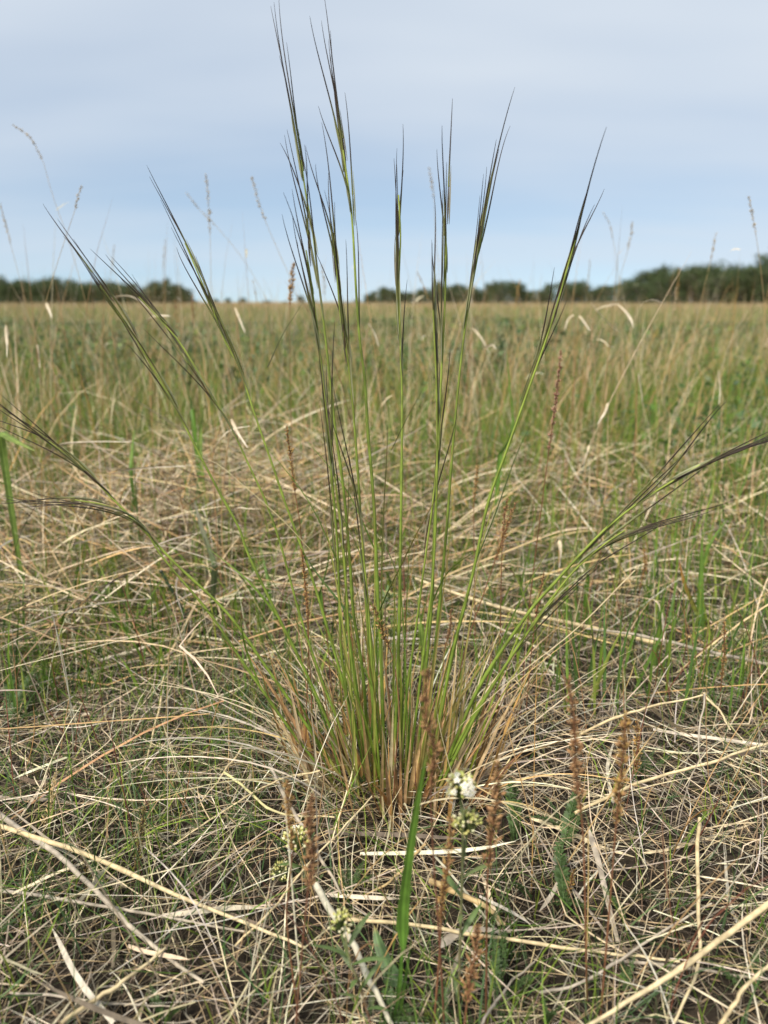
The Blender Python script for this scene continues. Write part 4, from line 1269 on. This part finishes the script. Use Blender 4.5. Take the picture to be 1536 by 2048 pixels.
def cluster(root, c, R, nbud, nopen, side):
    """a rounded head of cream buds with some open white flowers"""
    d = unit(rng.normal(0, 1, (nbud, 3)) + np.array([0, 0, .75]))
    d[:, 2] = np.maximum(d[:, 2], -.25)
    d = unit(d)
    p = c + d * R * rng.uniform(.45, .85, (nbud, 1)) * np.array([1, 1, .8])
    g = Geo()
    octa(g, p, unit(d + np.array([0, 0, .4])), np.full(nbud, R * .42) * rng.uniform(.7, 1.2, nbud), np.full(nbud, R * .13), pick([(.58, .56, .20), (.68, .64, .32), (.48, .50, .15), (.74, .70, .46)], nbud, .1))
    st = np.repeat((c - np.array([0, 0, R * .9]))[None], nbud, 0)
    tubes(g, np.stack([st, (st + p) / 2 + np.array([0, 0, -.1 * R]), p], 1), np.full((nbud, 3), .00035), np.tile([[.17, .22, .07]], (nbud, 1)), 3)
    head = g.build('bud_cluster', M_FLOWER, root)
    if nopen:
        g = Geo()
        dirs = unit(rng.normal(0, .7, (nopen, 3)) + np.array([side, -.7, .55]))
        for dv in dirs:
            fc = c + dv * R * rng.uniform(.95, 1.15)
            s = unit(np.cross(dv, np.array([.2, .5, .8])))
            k = np.cross(s, dv)
            for a_ in range(5):
                an = a_ * 1.2566 + rng.uniform(0, .2)
                e = math.cos(an) * s + math.sin(an) * k
                f = -math.sin(an) * s + math.cos(an) * k
                L = R * rng.uniform(.20, .27)
                g.add([fc, fc + e * L * .6 + f * L * .3 + dv * L * .15, fc + e * L + dv * L * .1, fc + e * L * .6 - f * L * .3 + dv * L * .15], quads=[(0, 1, 2, 3)], col=(.86, .83, .76))
            octa(g, np.array([fc - dv * R * .05]), dv[None], np.array([R * .14]), np.array([R * .05]), np.array([[.55, .55, .22]]))
        g.build('open_flower', M_FLOWER, head)


def flower_plant(stem, Yd, heads, label, stemc=(.16, .12, .07)):
    P = smooth(np.array([at(a_[0], a_[1], Yd) for a_ in stem]), 24)
    dn = P[0].copy()
    if dn[2] > .004:
        P = np.vstack([dn - np.array([0, .0, dn[2] + .004]), P])
    root = empty('white_flower_plant', (P[0, 0], P[0, 1], 0))
    tag(root, label, 'flower', 'white flowering plants in the foreground')
    n = len(P)
    g = Geo()
    t = np.linspace(0, 1, n)[:, None]
    tubes(g, P[None], np.linspace(.0013, .0009, n)[None], (np.array(stemc) * (1 - t) + np.array([.18, .21, .08]) * t)[None], 6)
    # short hairs on the stem
    k = 120
    i = rng.integers(1, n - 1, k)
    hp = P[i] + rng.uniform(-.5, .5, (k, 1)) * (P[i] - P[i - 1])
    hd = unit(rng.normal(0, 1, (k, 3)))
    tubes(g, np.stack([hp, hp + hd * .0035], 1), np.tile([[.00014, .00005]], (k, 1)), np.tile([[.42, .44, .36]], (k, 1)), 3)
    g.build('stem', M_CULM, root)
    for j in range(9):
        i = int(n * (.15 + .8 * j / 9))
        az = j * 2.4 + rng.uniform(-.4, .4)
        e = np.array([math.sin(az), math.cos(az) * .7, .65])
        L = rng.uniform(.016, .028)
        pts = smooth([P[i], P[i] + e * L * .55, P[i] + e * L * .9 + np.array([math.sin(az), math.cos(az), -.2]) * .006], 9)
        g = Geo()
        w = .0042 * np.sin(np.linspace(.25, 3.05, 9)) + .0004
        ribbons(g, pts[None], w[None], np.array([rng.uniform(-.4, .4)]), pick([(.15, .20, .075), (.12, .18, .06)], 1, .1), .4)
        g.build('leaf', M_GREEN, root)
    for (hx, hy, rpx, nb, no, side, dz) in heads:
        c = at(hx, hy, Yd + dz)
        R = rpx / FPX * np.linalg.norm(c - np.array([0, 0, CAM_H]))
        q = P[-1] if abs(hx - stem[-1][0]) < 6 else P[int(n * .72)]
        g = Geo()
        ft = c - np.array([0, 0, R * .9])
        tubes(g, smooth([q, (q + ft) / 2 + np.array([0, 0, -.003]), ft], 8)[None], np.full((1, 8), .0009), np.array([[.17, .22, .08]]), 5)
        g.build('branch', M_CULM, root)
        cluster(root, c, R, nb, no, side)


flower_plant([(916, 2060), (920, 1900), (924, 1760), (926, 1640), (924, 1610)], .49, [(922, 1574, 30, 84, 17, .25, -.004), (934, 1648, 27, 70, 3, .1, .004)],
             'white flower cluster over cream buds on a straight stem, right of the green blade')
flower_plant([(632, 1850), (618, 1790), (606, 1730), (598, 1705)], .62, [(594, 1680, 26, 70, 4, -.3, 0), (564, 1746, 20, 44, 0, 0, .003)],
             'cream flower cluster half hidden by a blurred reddish spike')
flower_plant([(745, 2060), (722, 1980), (700, 1920), (690, 1870)], .475, [(682, 1846, 23, 54, 0, 0, 0)],
             'lowest cream bud cluster on a hairy reddish stem at bottom centre', (.20, .09, .07))
flower_plant([(770, 1215), (774, 1200), (776, 1195)], 1.05, [(778, 1190, 9, 26, 0, 0, 0)], 'small far cream flower head between the centre culms')
flower_plant([(415, 1150), (412, 1138), (411, 1133)], 1.3, [(410, 1128, 8, 22, 0, 0, 0)], 'small far cream flower head behind the left culms')

# ------------------------------------------------------------------ feathery yarrow leaves
def frond_mesh(seed):
    r = np.random.default_rng(seed)
    g = Geo()
    n = 20
    t = np.linspace(0, 1, n)
    ax = np.stack([t * 0 + .06 * np.sin(t * 2.2) * r.uniform(-1, 1), t, .25 * t * (1 - t) + .15 * t * t * r.uniform(-1, .6)], 1)
    gc = np.array([.075, .125, .04])
    tubes(g, ax[None], np.linspace(.012, .004, n)[None], np.array([gc * 1.5]), 4)
    for i in range(2, n):
        s = .11 * math.sin(math.pi * (t[i] * .9 + .08)) ** .8 + .012
        for sd in (-1, 1):
            for m_ in range(4):
                e = np.array([sd * r.uniform(.4, 1), r.uniform(.0, .6), r.uniform(-.1, .9)])
                e = e / np.linalg.norm(e) * s * r.uniform(.6, 1.1)
                p0 = ax[i] + np.array([0, r.uniform(-.02, .02), 0])
                f = np.cross(e, [0, 0, 1.0]) * .18 + np.array([0, 0, .006])
                g.add([p0, p0 + e * .6 + f, p0 + e, p0 + e * .6 - f], quads=[(0, 1, 2, 3)], col=gc * r.uniform(.75, 1.35))
    me = g.mesh('yarrow_frond')
    me.materials.append(M_GREEN)
    return me


FR = [frond_mesh(i) for i in range(4)]
YARROW = [
    ('left of the white flower stem foot at the bottom', [(1000, 1990, 985, 1860), (1010, 1995, 1075, 1945)]),
    ('under the faded olive spike at lower right', [(1055, 1800, 1025, 1760), (1100, 1810, 1195, 1810)]),
    ('low in the bare litter right of the flower stems', [(1130, 1830, 1128, 1690), (1130, 1700, 1155, 1580)]),
    ('beside the blurred rusty spike stem', [(1120, 1660, 1085, 1595), (1118, 1664, 1148, 1600)]),
    ('lying flat at lower right under the vertical straw', [(1255, 1885, 1350, 1890), (1258, 1990, 1245, 1910)]),
    ('in the lower right litter beside the green stem', [(1255, 1800, 1310, 1780), (1250, 1850, 1240, 1800)]),
    ('at the bottom between the two brown spikes', [(892, 2050, 888, 1960), (900, 2050, 868, 1990)]),
    ('left of the cream bud cluster', [(700, 1790, 692, 1725), (704, 1790, 728, 1715)]),
    ('at the bottom under the broad pale green leaf', [(770, 2050, 810, 1960), (760, 2050, 850, 2010)]),
    ('at the right edge of the lower litter', [(1500, 1990, 1536, 1930), (1495, 1990, 1470, 1940)]),
    ('in the left litter below the grey green blade', [(20, 1440, 75, 1345), (25, 1450, 60, 1400)]),
    ('beside the thick blurred brown spike', [(1030, 1680, 1025, 1560), (1020, 1690, 1035, 1640)]),
    ('right of the tussock front edge', [(700, 1600, 720, 1540), (470, 1690, 530, 1640)]),
    ('at the lower left under the olive spikes', [(330, 2050, 290, 1990), (335, 2050, 360, 2000)]),
    ('behind the sharp amber spike', [(1290, 1560, 1310, 1500), (1286, 1560, 1262, 1505)]),
    ('at the bottom right beside the thick straw', [(1090, 2055, 1080, 1990), (1095, 2055, 1130, 2020)]),
]
for lb, fr in YARROW:
    p0 = on_ground(fr[0][0], fr[0][1])
    root = empty('yarrow_plant', (p0[0], p0[1], float(ground_z(p0[0], p0[1]))))
    tag(root, 'feathery green yarrow leaves ' + lb, 'yarrow', 'yarrow leaves in the foreground litter')
    for (x0, y0, x1, y1) in fr:
        for rep in range(2):
            a_ = on_ground(x0 + rng.normal(0, 4), y0, .004)
            b_ = on_ground(x1 + (rng.normal(0, 30) if rep else 0), y1 + (rng.normal(0, 20) if rep else 0), rng.uniform(.02, .04))
            d = b_ - a_
            L = float(np.linalg.norm(d))
            o = bpy.data.objects.new('frond', FR[int(rng.integers(0, 4))])
            COL.objects.link(o)
            o.parent = root
            o.location = tuple(a_ - np.array(root.location))
            o.rotation_euler = (math.asin(np.clip(d[2] / L, -1, 1)), 0, -math.atan2(d[0], d[1]))
            o.scale = (L * 1.0, L, L)

# ------------------------------------------------------------------ leafy shrubs out in the field
def shrub_mesh(seed):
    r = np.random.default_rng(seed)
    gs, gl = Geo(), Geo()
    for k in range(16):
        az = r.uniform(0, 6.28)
        ln = r.uniform(.1, .55)
        top = np.array([math.sin(az) * ln * .6, math.cos(az) * ln * .6, r.uniform(.28, .5)])
        P = smooth([np.array([0, 0, -.01]) + r.normal(0, .02, 3) * [1, 1, 0], top * .5 + r.normal(0, .02, 3), top], 8)
        tubes(gs, P[None], np.linspace(.003, .0012, 8)[None], np.array([[.14, .10, .06]]), 4)
        for j in range(44):
            s = r.uniform(.15, 1)
            p = P[int(s * 7)] + r.normal(0, .012, 3)
            e = unit(r.normal(0, 1, 3) + np.array([0, 0, .5]))
            f = unit(np.cross(e, r.normal(0, 1, 3)))
            L = r.uniform(.028, .052)
            nn = np.cross(e, f)
            gl.add([p, p + e * L * .5 + f * L * .3, p + e * L, p + e * L * .5 - f * L * .3, p + e * L * .5 - nn * L * .06],
                   tris=[(0, 1, 4), (1, 2, 4), (2, 3, 4), (3, 0, 4)], col=np.array([(.065, .12, .045), (.05, .095, .038), (.085, .14, .05)][r.integers(0, 3)]) * r.uniform(.8, 1.25))
    a_, b_ = gs.mesh('shrub_stems'), gl.mesh('shrub_foliage')
    a_.materials.append(M_BARK)
    b_.materials.append(M_GREEN)
    return a_, b_


SH = [shrub_mesh(i + 40) for i in range(4)]


def shrub(px, topy, Yd, sc, label):
    p = at(px, topy, Yd)
    root = empty('leafy_shrub', (p[0], Yd, float(ground_z(p[0], Yd))))
    tag(root, label, 'shrub', 'low leafy green shrubs in the field')
    k = int(rng.integers(0, 4))
    for nm, me in zip(('stems', 'foliage'), SH[k]):
        o = bpy.data.objects.new(nm, me)
        COL.objects.link(o)
        o.parent = root
    s = max(.3, p[2]) / .5
    root.scale = (sc * s, sc * s, s)
    root.rotation_euler = (0, 0, rng.uniform(0, 6.28))


for px, ty, Yd, sc, lb in (
        (1000, 632, 4.2, 1.15, 'dark green leafy shrub between the centre right and rightmost awns'),
        (955, 690, 3.9, .9, 'lower green shrub just right of the centre right culms'),
        (440, 690, 3.6, 1.2, 'dark green shrub behind the fourth awn bundle at left'),
        (395, 660, 4.6, 1.0, 'green shrub behind the third and fourth left awn bundles'),
        (175, 690, 4.0, 1.2, 'green shrub left of the long left awn bundle'),
        (95, 665, 5.0, 1.2, 'green shrub near the left edge below the tree line'),
        (265, 660, 5.2, 1.2, 'green shrub between the two left awn bundles'),
        (1200, 690, 4.4, 1.1, 'green shrub right of the rightmost upright awns'),
        (1290, 660, 5.5, 1.3, 'green shrub below the half bare trees'),
        (1420, 690, 4.6, 1.2, 'green shrub near the right edge below the tall trees'),
        (1085, 720, 3.4, .8, 'small green shrub under the rightmost upright awns'),
        (760, 700, 4.0, 1.0, 'green shrub behind the gap between the tall right awns and centre culm'),
        (560, 660, 5.0, 1.1, 'green shrub left of the tall left awn bundle'),
        (850, 665, 5.4, 1.1, 'green shrub behind the centre culms'),
        (660, 780, 2.9, .7, 'small green shrub behind the tall awn bundles'),
        (1500, 650, 6.2, 1.3, 'far green shrub at the right edge')):
    shrub(px, ty, Yd, sc, lb)
